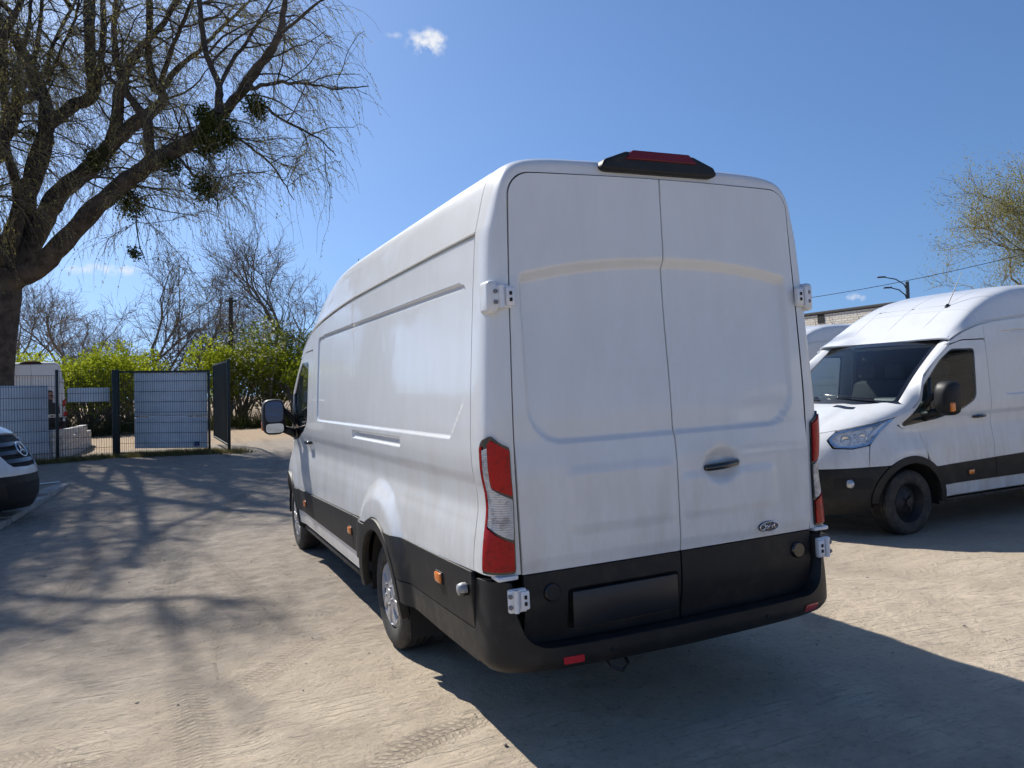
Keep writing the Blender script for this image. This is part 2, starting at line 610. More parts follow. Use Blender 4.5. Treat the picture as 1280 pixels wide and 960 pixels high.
# ------------------------------------------------------------------ high-roof panel van
ARCH_R = (1.90, .355)
ARCH_F = (5.66, .355)
Y0 = 5.40
X0 = pch([(.20, .955), (.28, .978), (.40, .998), (.55, 1.010), (.75, 1.018), (.86, 1.016), (.97, 1.006), (1.06, .990), (1.14, .979), (1.22, .984),
          (1.29, .999), (1.36, 1.003), (1.45, 1.001), (1.6, .993), (2.1, .956), (2.36, .933), (2.45, .924), (2.6, .90)])
ZR = pch([(0, 2.40), (2.67, 2.385), (3.8, 2.335), (4.3, 2.285), (4.6, 2.215), (4.85, 2.12), (5.0, 2.05)])
ZTOP = pch([(0, 2.765), (3.0, 2.775), (3.5, 2.755), (3.9, 2.68), (4.3, 2.52), (4.6, 2.34), (4.85, 2.175), (4.95, 2.11)])
YF = pch([(.20, 6.56), (.30, 6.63), (.45, 6.70), (.62, 6.70), (.78, 6.68), (.95, 6.62), (1.06, 6.54), (1.15, 6.43), (1.25, 6.25), (1.33, 6.06), (1.40, 5.86), (1.45, 5.70)])
NEXP = 2.6


def arctab(a, b, n):
    th = np.linspace(0, PI / 2, 4001)
    x, y = a * np.cos(th) ** (2 / n), b * np.sin(th) ** (2 / n)
    s = np.concatenate([[0], np.cumsum(np.hypot(np.diff(x), np.diff(y)))])
    return th, s, x, y


NTH, NS, NX, NY = arctab(1.0, 1.28, NEXP)
UM = Y0 + NS[-1]                                   # u of the nose's centre line


def u_at_y(y):
    return Y0 + float(np.interp(y - Y0, NY, NS))


def u_at_x(x):
    return Y0 + float(np.interp(-abs(x), -NX, NS))


def flare(y, z):
    r1 = np.hypot(y - ARCH_R[0], (z - ARCH_R[1]) * .92)
    r2 = np.hypot(y - ARCH_F[0], z - ARCH_F[1])
    return .040 * (1 - ss(.56, .70, r1)) * ss(.1, .5, r1) + .020 * (1 - ss(.52, .74, r2))


def stamp(y, z):
    """pressed relief of the cargo side"""
    sd = rbox(y, z, .34, 4.07, 1.43, 2.19, .06)
    ch = ((y - .34) * -1 + (z - 1.43) * -1 + .19) / 1.414          # cut-off rear lower corner
    sd = np.maximum(sd, ch)
    d = -.012 * (1 - ss(-.022, 0.0, sd))
    g = rbox(y, z, .42, 3.83, 2.168, 2.196, .012)
    d = d - .016 * (1 - ss(-.010, .004, g))
    g = rbox(y, z, 1.40, 2.66, 1.345, 1.405, .012)
    d = d - .015 * (1 - ss(-.016, .002, g))
    return d


def side(u, z):
    u = np.asarray(u, float); z = np.asarray(z, float)
    th = np.interp(u - Y0, NS, NTH)
    cy = np.where(u <= Y0, u, Y0 + (YF(z) - Y0) * np.sin(th) ** (2 / NEXP))
    hw = X0(z) - .012 * (1 - ss(.0, .9, cy)) + flare(cy, z) * (z < 1.3) + stamp(cy, z) * (cy < 4.31)
    cx = np.where(u <= Y0, 1.0, np.maximum(np.cos(th), 1e-9) ** (2 / NEXP))
    return st(-hw * cx, cy, z)


def nose(w, z):
    """w: signed distance from the centre line, - is the van's left"""
    w = np.asarray(w, float); z = np.asarray(z, float)
    P = side(UM - np.abs(w), z)
    P[:, 0] *= np.where(w > 0, -1, 1)
    hood = ss(1.10, 1.2, z)
    P[:, 2] += .018 * hood * (1 - ss(.28, .42, np.abs(P[:, 0])))     # raised bonnet centre
    return P


def _roof_section():
    th = np.linspace(0, PI / 2, 20001)
    n_ = 8.0
    ze = np.sin(th) ** (2 / n_); xi = np.cos(th) ** (2 / n_) * (1 - .098 * ze)
    ze = .965 * ze + .035 * (1 - xi ** 2)
    ze /= ze[-1]
    s_ = np.concatenate([[0], np.cumsum(np.hypot(.93 * np.diff(xi), .36 * np.diff(ze)))])
    s_ /= s_[-1]
    t = np.linspace(0, 1, 2501)
    k = np.ones(41) / 41
    out = []
    for v in (np.interp(t, s_, xi), np.interp(t, s_, ze)):
        e = np.concatenate([2 * v[0] - v[60:0:-1], v, 2 * v[-1] - v[-2:-62:-1]])      # softened, ends kept
        sm = np.convolve(np.convolve(e, k, 'same'), k, 'same')[60:-60]
        sm[0], sm[-1] = v[0], v[-1]
        out.append(sm)
    return t, out[0], out[1]


RT_, RXV, RZV = _roof_section()
RXI = lambda t: np.interp(t, RT_, RXV)
RZE = lambda t: np.interp(t, RT_, RZV)


def roof(q, y):
    """q -1..1 from the left rail over the top to the right rail"""
    q = np.asarray(q, float); y = np.asarray(y, float)
    t = 1 - np.abs(q)
    zr, zt = ZR(y) + .012, ZTOP(y)
    x = (X0(zr) - .0115 * (1 - ss(.0, .9, y))) * RXI(t) * np.sign(q + 1e-12)
    z = zr + (zt - zr) * RZE(t)
    # roof swages
    rib = 0
    for xc in (-.5, 0, .5):
        rib = rib + .006 * (1 - ss(.006, .028, np.abs(x - xc)))
    z = z - rib * ss(.5, .7, y) * (1 - ss(4.62, 4.80, y)) * (t > .45)
    return st(x, y, z)


def outline_body(n1=26, n2=90):
    z = np.linspace(.835, 2.385, n1)
    L = [(-(float(X0(v)) - .0095), v) for v in z]
    t = np.linspace(.012, 1, n2)
    zr = 2.4115
    L += [(-(float(X0(zr)) - .0105) * float(RXI(v)), zr + (2.765 - zr) * float(RZE(v))) for v in t]
    return np.array(L)


def outline_door(n1=26, n2=90):
    z = np.linspace(.835, 2.40, n1)
    xd = pch([(.835, .862), (1.4, .868), (2.0, .852), (2.55, .828)])
    L = [(-float(xd(v)), v) for v in z]
    P = [(-float(xd(v)), v) for v in np.linspace(2.40, 2.54, 12)] + arc(-.708, 2.545, .12, 180, 92, 60) + [(-.6, 2.668), (-.3, 2.673), (0, 2.675)]
    P = np.array(P); s = np.concatenate([[0], np.cumsum(np.hypot(*np.diff(P, axis=0).T))])
    q = np.linspace(.02, 1, n2) * s[-1]
    L += [(np.interp(v, s, P[:, 0]), np.interp(v, s, P[:, 1])) for v in q]
    return np.array(L)


OB, OD = outline_body(), outline_door()
OB = np.concatenate([OB, OB[-2::-1] * [-1, 1]]); OD = np.concatenate([OD, OD[-2::-1] * [-1, 1]])
OK = np.arange(len(OB))
OBX, OBZ, ODX, ODZ = (pch(list(zip(OK, a_))) for a_ in (OB[:, 0], OB[:, 1], OD[:, 0], OD[:, 1]))
RING_B = .205


def ring(s, t):
    """rear frame: rolls from the flank (t=0) round to the door opening (t=1)"""
    s = np.asarray(s, float); t = np.clip(np.asarray(t, float), 0, 1)
    bx, bz = OBX(s), OBZ(s)
    dx, dz = ODX(s), ODZ(s)
    n = 3.4
    th = t * PI / 2
    f = 1 - np.maximum(np.cos(th), 0) ** (2 / n); g = np.sin(th) ** (2 / n)
    lean = .03 * ss(1.4, 2.7, bz)
    return st(bx + (dx - bx) * f, .252 - (RING_B - lean) * g, bz + (dz - bz) * f)


def door_y(x, z):
    y = .036 + .026 * ss(1.3, 2.7, z) + .012 * (np.abs(x) / .86) ** 2 - .012 * ss(1.45, 1.25, z) * 1.0
    arch_ = .085 * (np.abs(x) / .8) ** 2.2
    # pressed "window" field below the brow, running over both doors
    top = 2.262 - arch_
    sd = rbox(x, z, -.80, .79, 1.40, 2.8, .19)
    brow = ss(top - .038, top + .022, z)
    sides = 1 - ss(-.030, .0, sd)
    rec = (.013 + .018 * ss(1.5, 2.1, z)) * sides * (1 - brow)
    y = y + rec
    # two soft pads at handle height
    for x0, x1 in ((-.60, -.02), (.03, .62)):
        sd = rbox(x, z, x0, x1, 1.0, 1.20 if x0 > 0 else 1.28, .04)
        y = y - .008 * (1 - ss(-.03, .03, sd))
    # handle dish
    r = np.hypot((x - .275) / 1.25, z - 1.232)
    y = y + .030 * (1 - ss(.035, .105, r))
    # crisp line above the cladding
    y = y + .010 * (1 - ss(.825, .90, z))
    return y


def rdoor(x, z):
    return st(np.asarray(x, float), door_y(np.asarray(x, float), np.asarray(z, float)), z)


BTH, BS, BX, BY = arctab(1.014, .315, 4.2)
BW = BS[-1]


def bump(w, z):
    w = np.asarray(w, float); z = np.asarray(z, float)
    s = np.maximum(BW - np.abs(w), -1)
    th = np.interp(s, BS, BTH)
    ins = .05 * (1 - ss(.36, .46, z)) ** 1.5 + .012 * ss(.5, .8, z)
    hw = 1.014 - ins
    x = -hw * np.maximum(np.cos(th), 1e-9) ** (2 / 4.2)
    y = .262 - (.315 - ins) * np.sin(th) ** (2 / 4.2)
    y = np.where(s < 0, .262 - s, y)
    return st(x * np.where(w > 0, -1, 1), y, z)


def wb(x):
    return BW - float(np.interp(-abs(x), -BX, BS))


def zc(y):
    return .838 - .0235 * np.asarray(y)


def tyre_and_rim(kind):
    w = empty('wheel')
    R, W = .352, .225
    prof = [(.205, -.085), (.225, -.105), (.27, -.118), (.315, -.112), (.335, -.100), (R - .004, -.088)]
    k = 4
    for i in range(k):                                       # tread ribs
        a0 = -.082 + i * .0415
        prof += [(R, a0), (R, a0 + .032), (R - .010, a0 + .0335), (R - .010, a0 + .0395)]
    prof = prof[:-2] + [(R - .004, .088), (.335, .100), (.315, .112), (.27, .118), (.225, .105), (.205, .085)]
    mb = MB().lathe(prof, 56)
    # tread blocks: shallow cross grooves
    mb.build('tyre', RUBBER, w, auto=40)
    if kind == 'cover':
        V, Fc = [], []
        nt = 112
        rs = [0, .02, .035, .04, .062, .075, .10, .118, .128, .145, .165, .178, .188, .198, .206, .210]
        for r in rs:
            for j in range(nt):
                t = 2 * PI * j / nt
                ph = ((j * 8 / nt) % 1.0)
                dish = -.106 - .004 * (1 - (r / .21) ** 2) + (.012 if .10 < r < .19 and (.30 < ph < .70) else 0)
                if r < .038: dish -= .008
                if r >= .206: dish += .012
                V.append((dish, r * math.cos(t), r * math.sin(t)))
        for i in range(len(rs) - 1):
            for j in range(nt):
                ph = (((j + .5) * 8 / nt) % 1.0)
                if .118 <= rs[i] < .178 and .36 < ph < .66:
                    continue
                Fc.append((i * nt + j, i * nt + (j + 1) % nt, (i + 1) * nt + (j + 1) % nt, (i + 1) * nt + j))
        mesh_obj('wheel_cover', V, [f[::-1] for f in Fc], SILVER, w).data.set_sharp_from_angle(angle=math.radians(35))
        for j in range(5):
            t = 2 * PI * (j + .25) / 5
            MB().lathe([(0, -.124), (.010, -.122), (.013, -.108)], 10, c=(0, .068 * math.cos(t), .068 * math.sin(t))).build('wheel_bolt', SILVER, w, auto=40)
    else:
        prof = [(.212, -.10), (.205, -.088), (.195, -.075), (.17, -.03), (.13, -.045), (.09, -.075), (.055, -.08), (.05, -.10), (.03, -.104), (0, -.104)]
        MB().lathe(prof, 40).build('steel_rim', STEELBLK, w, auto=35)
        for j in range(5):
            t = 2 * PI * (j + .25) / 5
            MB().lathe([(0, -.096), (.012, -.094), (.014, -.078)], 8, c=(0, .072 * math.cos(t), .072 * math.sin(t))).build('wheel_bolt', STEELBLK, w, auto=40)
    MB().lathe([(.0, .0), (.195, -.02), (.206, -.09)], 40).build('brake_disc', VOIDBLK, w, smooth=True)
    return w


WHEELS = {}


def add_wheels(root, kind, spots):
    for x, y in spots:
        if kind not in WHEELS:
            WHEELS[kind] = tyre_and_rim(kind); w = WHEELS[kind]; w.parent = root
        else:
            w = copy_tree(WHEELS[kind], root)
        w.location = (x, y, .346)
        w.rotation_euler = (rnd.uniform(0, 6), 0, 0 if x < 0 else PI)


def build_transit(wheel_kind):
    T = empty('panel_van')
    lr = (False, True)
    # ---- cargo flanks
    vs = sorted(set(np.round(np.concatenate([np.arange(.8, 2.42, .03), np.arange(1.40, 1.46, .006), np.arange(1.32, 1.42, .006), np.arange(2.15, 2.215, .005), np.arange(.84, 1.34, .018)]), 4)))
    us = sorted(set(np.round(np.concatenate([np.arange(.26, 4.4, .07), np.arange(.31, .56, .01), np.arange(1.36, 1.43, .008), np.arange(2.62, 2.70, .008), np.arange(3.78, 3.88, .01), np.arange(4.03, 4.09, .008), np.arange(1.2, 2.65, .03)]), 4)))

    def rail_edge(y0, y1, n=40, d=-.018):
        return [(y, float(ZR(y)) + d) for y in np.linspace(y0, y1, n)]
    rb = ARCH_R
    ang = math.degrees(math.asin((float(zc(1.9)) - rb[1]) / .505))
    rear = [(.258, float(zc(.258)))] + arc(rb[0], rb[1], .505, 180 - ang, ang, 10) + [(2.702, float(zc(2.702)))] + rail_edge(2.702, .258)
    mid = [(2.708, float(zc(2.708))), (4.318, float(zc(4.318)))] + rail_edge(4.318, 2.708)
    for m in lr:
        panel('side_panel', rear, side, PAINT, T, us=us, vs=vs, flip=True, mirror=m, lip=.02)
        panel('side_panel', mid, side, PAINT, T, us=us, vs=vs, flip=True, mirror=m, lip=.02)
        # drip channel between flank and roof
        panel('roof_channel', rail_edge(.262, 4.9, 40, -.03) + rail_edge(4.9, .262, 40, .03), side, PAINT, T, flip=True, mirror=m, lip=0, off=-.028, dv=.02)
        # cab side above the door
        top = [(4.324, 2.10), (4.70, 2.095), (4.86, 2.06)] + rail_edge(4.97, 4.324, 14)
        panel('cab_side', top, side, PAINT, T, flip=True, mirror=m, lip=.02)
    # ---- roof in three pressings
    def qy(y0, y1, a=.995, yc=None):
        n = 30
        f = (lambda q: y1 + (yc or 0) * (1 - q * q))
        return [(q, y0) for q in np.linspace(-a, a, n)] + [(q, f(q)) for q in np.linspace(a, -a, n)]
    tq_ = np.linspace(0, 1, 2001); xq_ = .93 * RXI(tq_)
    qs = list(np.linspace(-1, 1, 81))
    for xc in (0, .25, .5):
        for dx_ in (-.032, -.024, -.016, -.009, 0, .009, .016, .024, .032):
            t_ = float(np.interp(-abs(xc + dx_), -xq_, tq_)); qs += [1 - t_, t_ - 1]
    qs = sorted(set(np.round(qs, 4)))
    panel('roof_panel', qy(.2545, 2.7015), roof, PAINT, T, us=qs, dv=.06, edge=.03, lip=.015)
    panel('roof_panel', qy(2.7045, 4.4015), roof, PAINT, T, us=qs, dv=.06, edge=.03, lip=.015)
    panel('roof_cap', qy(4.4045, 4.905, .995, .035), roof, PAINT, T, us=qs, dv=.03, edge=.03, lip=.02)
    # ---- rear frame, corner pillars and header
    n = len(OB) - 1
    grid_panel('rear_frame', np.arange(0, n + .01, .5), np.linspace(0, 1, 28), ring, PAINT, T, flip=True)
    # ---- rear doors
    half = OD[:len(OD) // 2 + 1].copy()
    c = np.array([-.42, 1.75])
    xs = sorted(set(np.round(np.concatenate([np.arange(-.86, 0, .035), np.arange(-.815, -.74, .008), np.arange(-.64, -.56, .01), np.arange(-.06, -.003, .01)]), 4)))
    zs = sorted(set(np.round(np.concatenate([np.arange(.83, 2.68, .035), np.arange(1.38, 1.47, .009), np.arange(2.10, 2.32, .009), np.arange(.83, .91, .01), np.arange(.95, 1.33, .014)]), 4)))
    tg = np.gradient(half, axis=0); tg /= np.linalg.norm(tg, axis=1, keepdims=True)
    ins_ = half + np.stack([tg[:, 1], -tg[:, 0]], -1) * .007
    dl = [(x, z) for x, z in ins_ if x < -.03]
    dl = [(-.004, .832)] + [(dl[0][0], .832)] + dl[1:] + [(-.004, half[-1][1] - .007)]
    dr = [(-x, z) for x, z in dl][::-1]
    xr = sorted(-np.array(xs)) + list(np.arange(.14, .42, .012))
    D1 = panel('rear_door', dl, rdoor, PAINT, T, us=xs, vs=zs, lip=.035)
    D2 = panel('rear_door', dr, rdoor, PAINT, T, us=xr, vs=zs, lip=.035)

    def clad(x, z):
        x = np.asarray(x, float); z = np.asarray(z, float)
        y = .030 + .012 * (np.abs(x) / .86) ** 2 + .03 * ss(.70, .50, z)
        for x0, x1 in ((-.63, -.02),):
            y = y + .014 * (1 - ss(-.012, .004, rbox(x, z, x0, x1, .545, .735, .02)))
        return st(x, y, z)
    cs = list(np.arange(-.86, 0, .04)) + list(np.arange(-.66, -.6, .008)) + list(np.arange(-.05, 0, .008))
    cz = list(np.arange(.44, .83, .03)) + list(np.arange(.53, .56, .006)) + list(np.arange(.72, .75, .006))
    panel('lower_cladding', [(-.852, .42), (-.005, .42), (-.005, .826), (-.852, .826)], clad, PLASTIC, D1, us=cs, vs=cz, lip=.03)
    panel('lower_cladding', [(.005, .42), (.852, .42), (.852, .826), (.005, .826)], clad, PLASTIC, D2, lip=.03)
    MB().box((-.325, .026, .640), (.585, .012, .168), .004).build('number_plate_holder', mat('plate_black', (.010, .011, .016), .35), D1, auto=40)
    for d_, x in ((D1, -.715), (D2, .755)):
        MB().lathe([(0, -.004), (.036, -.004), (.042, .002), (.044, .02)], 24, 'Y', (x, .026, .735)).build('rubber_plug', GLOSSBLK, d_, auto=40)
    # handle and badge on the right hand door
    hy = float(door_y(np.array([.275]), np.array([1.232]))[0])
    MB().tube([(.165, hy - .016, 1.222), (.19, hy - .036, 1.224), (.27, hy - .042, 1.228), (.36, hy - .036, 1.236), (.385, hy - .016, 1.240)], [.014, .018, .019, .018, .014], 10).build('door_handle', GLOSSBLK, D2, smooth=True)
    by = float(door_y(np.array([.555]), np.array([.885]))[0])
    V = [(.555 + .062 * math.cos(t), by - .010, .885 + .026 * math.sin(t)) for t in np.linspace(0, 2 * PI, 40, endpoint=False)]
    V += [(.555 + .066 * math.cos(t), by + .004, .885 + .030 * math.sin(t)) for t in np.linspace(0, 2 * PI, 40, endpoint=False)]
    bd = mesh_obj('oval_badge', V, [tuple(range(40))[::-1]] + [(i, (i + 1) % 40, 40 + (i + 1) % 40, 40 + i) for i in range(40)], mat('badge_dark', (.03, .034, .05), .25, .4, .6), D2, False)
    mb = MB().tube([(.555 + .060 * math.cos(t), by - .012, .885 + .0245 * math.sin(t)) for t in np.linspace(0, 2 * PI, 41)], .0030, 6)
    mb.build('badge_rim', CHROME, bd, smooth=True)
    mb = MB()
    mb.tube([(.515, by - .014, .893), (.522, by - .014, .900), (.530, by - .014, .893), (.526, by - .014, .880), (.516, by - .014, .873), (.511, by - .014, .879)], .0032, 6)
    mb.tube([(.530, by - .014, .886), (.541, by - .014, .894), (.546, by - .014, .886), (.540, by - .014, .877), (.534, by - .014, .881)], .0030, 6)
    mb.tube([(.548, by - .014, .878), (.556, by - .014, .893), (.563, by - .014, .891)], .0030, 6)
    mb.tube([(.580, by - .014, .879), (.570, by - .014, .879), (.571, by - .014, .890), (.583, by - .014, .891), (.590, by - .014, .903), (.586, by - .014, .884), (.592, by - .014, .876), (.600, by - .014, .881)], .0030, 6)
    mb.build('badge_script', CHROME, bd, smooth=True)
    # ---- hinges
    for m, d_ in ((1, D1), (-1, D2)):
        for z, up in ((2.085, True), (.735, False)):
            h = empty('hinge', parent=d_)
            x = -.885 * m if up else -.905 * m
            y = .050 if up else .005
            MB().box((x, y, z), (.088, .03, .105), .010).build('hinge_plate', HINGE, h, auto=40)
            MB().box((x + .030 * m, y - .012, z), (.045, .026, .085), .008).build('hinge_strap', HINGE, h, auto=40)
            MB().tube([(x - .012 * m, y - .018, z - .05), (x - .012 * m, y - .018, z + .05)], .013, 10).build('hinge_pin', HINGE, h, auto=40)
            for dz in (-.024, .024):
                MB().lathe([(0, -.006), (.010, -.005), (.011, .004)], 10, 'Y', (x - .038 * m, y - .014, z + dz)).build('bolt', mat('zinc_bolt', (.20, .20, .21), .5, .4) if 'zinc_bolt' not in bpy.data.materials else bpy.data.materials['zinc_bolt'], h, auto=40)
                MB().box((x + .03 * m, y - .028, z + dz * .6), (.012, .004, .016)).build('slot', VOIDBLK, h)
            if up:
                MB().box((x - .048 * m, y + .045, z), (.055, .11, .150), .022, seg=4).build('hinge_cover', PAINT, h, smooth=True)
    # ---- tail lights wrap round the rear corner; (fraction round, height) outline
    zz = lambda z: float(np.interp(z, OB[:26, 1], OK[:26]))

    def tl(z, t):
        return ring(np.interp(np.asarray(z), OB[:26, 1], OK[:26]), t)
    for m in lr:
        L = empty('tail_light', parent=T)
        hous = rpoly([(.845, .24), (.845, .965), (1.405, .965), (1.463, .55), (1.445, .32), (1.42, .24)], .03)
        kw = dict(flip=True, mirror=m, us=list(np.arange(.84, 1.47, .03)), vs=list(np.arange(.28, .96, .03)))
        panel('lamp_housing', hous, tl, GLOSSBLK, L, off=.012, lip=.03, **kw)
        red_up = rpoly([(1.235, .50), (1.19, .945), (1.395, .945), (1.445, .58), (1.425, .50)], .015)
        clear = rpoly([(1.40, .34), (1.41, .49), (1.228, .49), (1.175, .945), (.995, .945), (1.055, .34)], .012)
        red_low = rpoly([(.858, .275), (.858, .945), (.982, .945), (1.045, .33), (1.42, .33), (1.412, .275)], .015)
        panel('red_lens', red_up, tl, REDLENS, L, off=.020, lip=.010, **kw)
        panel('clear_lens', clear, tl, CLEARLENS, L, off=.018, lip=.010, **kw)
        panel('red_lens', red_low, tl, REDLENS, L, off=.020, lip=.010, **kw)
    # ---- high brake light
    B3 = empty('brake_light', parent=T)
    pr = [(-.345, 2.705), (-.325, 2.742), (-.20, 2.788), (.20, 2.788), (.325, 2.742), (.345, 2.705), (.32, 2.690), (-.32, 2.690)]
    V = [(x, .034, z) for x, z in pr] + [(x * .97, .22, z * .0 + (z + .006 if z > 2.72 else z)) for x, z in pr]
    k = len(pr)
    Fc = [tuple(range(k))] + [tuple(range(2 * k - 1, k - 1, -1))] + [(i, (i + 1) % k, k + (i + 1) % k, k + i)[::-1] for i in range(k)]
    o = mesh_obj('housing', V, Fc, PLASTIC, B3, False)
    bv = o.modifiers.new('bevel', 'BEVEL'); bv.width = .016; bv.segments = 3
    pr = [(-.215, 2.748), (-.165, 2.794), (.165, 2.794), (.215, 2.748)]
    V = [(x, .027, z) for x, z in pr] + [(x, .15, z + .004) for x, z in pr]
    o = mesh_obj('red_lens', V, [(0, 1, 2, 3), (7, 6, 5, 4)] + [(i, (i + 1) % 4, 4 + (i + 1) % 4, 4 + i)[::-1] for i in range(4)], DARKRED, B3, False)
    bv = o.modifiers.new('bevel', 'BEVEL'); bv.width = .006; bv.segments = 2
    # ---- rear bumper
    a, b = wb(.925), wb(.885)
    e = BW + .0
    bo = [(-e, .405), (-b, .40), (0, .385), (b, .40), (e, .405), (e, .80), (wb(.98), .81), (a, .805), (a - .004, .69), (b - .02, .545), (b - .10, .505), (0, .50), (-b + .10, .505), (-b + .02, .545), (-a + .004, .69), (-a, .805), (-wb(.98), .81), (-e, .80)]
    bp = panel('rear_bumper', rpoly(bo, [.01, 0, 0, 0, .01, .03, 0, .02, .03, .05, .04, 0, .04, .05, .03, .02, 0, .03]), bump, PLASTIC, T, du=.04, dv=.02, flip=False, lip=.085)
    for x in (-.66, .78):
        w = wb(x) * (1 if x > 0 else -1)
        panel('red_reflector', rpoly([(w - .05, .425), (w + .05, .425), (w + .05, .458), (w - .05, .458)], .006), bump, REFLRED, bp, off=.006, lip=.01)
    for x in (-.46, .46):
        w = wb(x) * (1 if x > 0 else -1)
        panel('parking_sensor', arc(w, .45, .013, 0, 345, 14), bump, GLOSSBLK, bp, off=.004, lip=.006, edge=.01)
    MB().tube([(-.46, .05, .40), (-.46, -.02, .36), (-.41, -.045, .345), (-.36, -.02, .36), (-.36, .05, .40)], .008, 8).build('towing_eye', STEELBLK, T, smooth=True)
    # ---- lower cladding, arches and sills
    for m in lr:
        ra, rf = ARCH_R, ARCH_F
        R1 = .500
        k1 = math.degrees(math.asin((.565 - ra[1]) / R1)); kt = math.degrees(math.asin((float(zc(1.46)) - ra[1]) / R1 if float(zc(1.46)) - ra[1] < R1 else .98))
        up = [(.262, .565), (ra[0] - math.cos(math.radians(k1)) * R1, .565)] + arc(ra[0], ra[1], R1, 180 - k1, 180 - kt, 10) + [(.262, float(zc(.262)) - .006)]
        panel('side_cladding', up, side, PLASTIC, T, flip=True, mirror=m, off=.012, lip=.02)
        kl = math.degrees(math.asin((.43 - ra[1]) / R1))
        lo = [(.262, .405), (ra[0] - math.cos(math.radians(kl)) * R1, .43)] + arc(ra[0], ra[1], R1, 180 - kl, 180 - k1 + .8, 6) + [(.262, .559)]
        panel('side_cladding', lo, side, PLASTIC_DUSTY, T, flip=True, mirror=m, off=.010, lip=.02)
        kt2 = math.degrees(math.asin((float(zc(2.3)) - .006 - ra[1]) / R1)); kb = math.degrees(math.asin((.505 - ra[1]) / R1))
        yf_ = rf[0] - math.sqrt(R1 ** 2 - (.505 - rf[1]) ** 2)
        seg = [(2.702, None), (4.318, None)]
        c1 = arc(ra[0], ra[1], R1, kt2, kb, 10) + [(2.700, .505), (2.700, float(zc(2.7)) - .006)]
        c2 = [(2.706, .505), (4.318, .505), (4.318, float(zc(4.318)) - .006), (2.706, float(zc(2.706)) - .006)]
        kt3 = math.degrees(math.asin((float(zc(5.2)) - .006 - rf[1]) / R1))
        c3 = [(4.326, .505), (yf_, .505)] + arc(rf[0], rf[1], R1, 180 - kb, 180 - kt3, 8) + [(4.326, float(zc(4.326)) - .006)]
        for c_ in (c1, c2, c3):
            panel('side_cladding', c_, side, PLASTIC, T, flip=True, mirror=m, off=.012, lip=.02)
        # white sill under the cladding and black step rail
        ka = math.degrees(math.asin((.37 - ra[1]) / R1))
        sl = arc(ra[0], ra[1], R1, kb - .6, ka, 5) + [(yf_ - .015, .37), (yf_ - .005, .499)]
        panel('sill', sl, side, PAINT, T, flip=True, mirror=m, lip=.03)
        sg = -1 if not m else 1
        MB().box((sg * .945, 3.75, .318), (.07, 2.72, .045), .012).build('step_rail', PLASTIC_DUSTY, T, auto=40)
        # wheel arch trims
        for (cy, cz), a0, a1 in ((ra, 184, -4), (rf, 184, 4)):
            am = lambda th, r, cy=cy, cz=cz: side(*((lambda yy, zz_: (np.where(yy > Y0, Y0 + np.interp(yy - Y0, NY, NS), yy), zz_))(cy + r * np.cos(th), cz + r * np.sin(th))))
            n_ = 30
            tr = [(t, .425) for t in np.radians(np.linspace(a1, a0, n_))] + [(t, .497) for t in np.radians(np.linspace(a0, a1, n_))]
            panel('arch_trim', tr, am, PLASTIC, T, flip=False, mirror=m, off=.016, lip=.05, du=.06, dv=.02)
            # wheel well
            V, Fc = [], []
            for j, t in enumerate(np.radians(np.linspace(a1 - 5, a0 + 5, 25))):
                for x in (.985, .55):
                    V.append((sg * x, cy + .435 * math.cos(t), cz + .435 * math.sin(t)))
            for j in range(24):
                Fc.append((2 * j, 2 * j + 1, 2 * j + 3, 2 * j + 2))
            V += [(sg * .58, cy - .5, .25), (sg * .58, cy + .5, .25), (sg * .58, cy + .5, .82), (sg * .58, cy - .5, .82)]
            Fc.append((50, 51, 52, 53))
            mesh_obj('wheel_well', V, Fc, VOIDBLK, T)
        # mud flap behind the rear wheel
        MB().box((sg * .86, 1.42, .36), (.26, .012, .34), .004).build('mud_flap', VOIDBLK, T)
        # amber side markers
        for y, z in ((.70, .715), (2.76, .645), (4.75, .605)):
            p = side(np.array([y]), np.array([z]))[0]
            mk = MB().box((sg * (-p[0] + .018), y, z), (.022, .085, .052), .007).build('side_marker', AMBER, T, auto=40)
            MB().box((sg * (-p[0] + .011), y, z), (.014, .10, .064), .004).build('marker_base', PLASTIC, mk, auto=40)
        # door check stop on the rear corner
        p = side(np.array([.315]), np.array([.735]))[0]
        s_ = MB().lathe([(.028, 0), (.030, .03), (.024, .048), (0, .052)], 18, 'X', (0, 0, 0)).build('door_stop', GLOSSBLK, T, auto=50)
        s_.location = (sg * (-p[0] + .010), .315, .735); s_.rotation_euler = (0, 0, PI if not m else 0)
        MB().lathe([(.0305, .012), (.031, .03), (.0255, .049), (0, .053)], 18, 'X', (0, 0, 0.004)).build('bright_cap', mat('dull_cap', (.30, .31, .32), .4, .3) if 'dull_cap' not in bpy.data.materials else bpy.data.materials['dull_cap'], s_, smooth=True)
        MB().box((sg * .93, .075, .828), (.10, .09, .022), .008).build('lamp_foot', HINGE, T, auto=40)
    # ---- front doors
    wo = rpoly([(4.515, 1.99), (4.90, 1.995), (5.10, 1.88), (5.84, 1.205), (5.78, 1.175), (5.2, 1.225), (4.78, 1.32), (4.56, 1.42)], [.05, .05, .06, .02, .02, .05, .06, .08])
    wo_u = [(u_at_y(y) if y > Y0 else y, z) for y, z in wo]
    wi = rpoly([(4.535, 1.972), (4.895, 1.977), (5.08, 1.868), (5.80, 1.213), (5.77, 1.193), (5.21, 1.243), (4.79, 1.337), (4.58, 1.432)], [.04, .04, .05, .01, .01, .05, .06, .07])
    wi_u = [(u_at_y(y) if y > Y0 else y, z) for y, z in wi]
    rf = ARCH_F
    kt3 = math.degrees(math.asin((float(zc(5.2)) - rf[1]) / .505)); ktf = 112
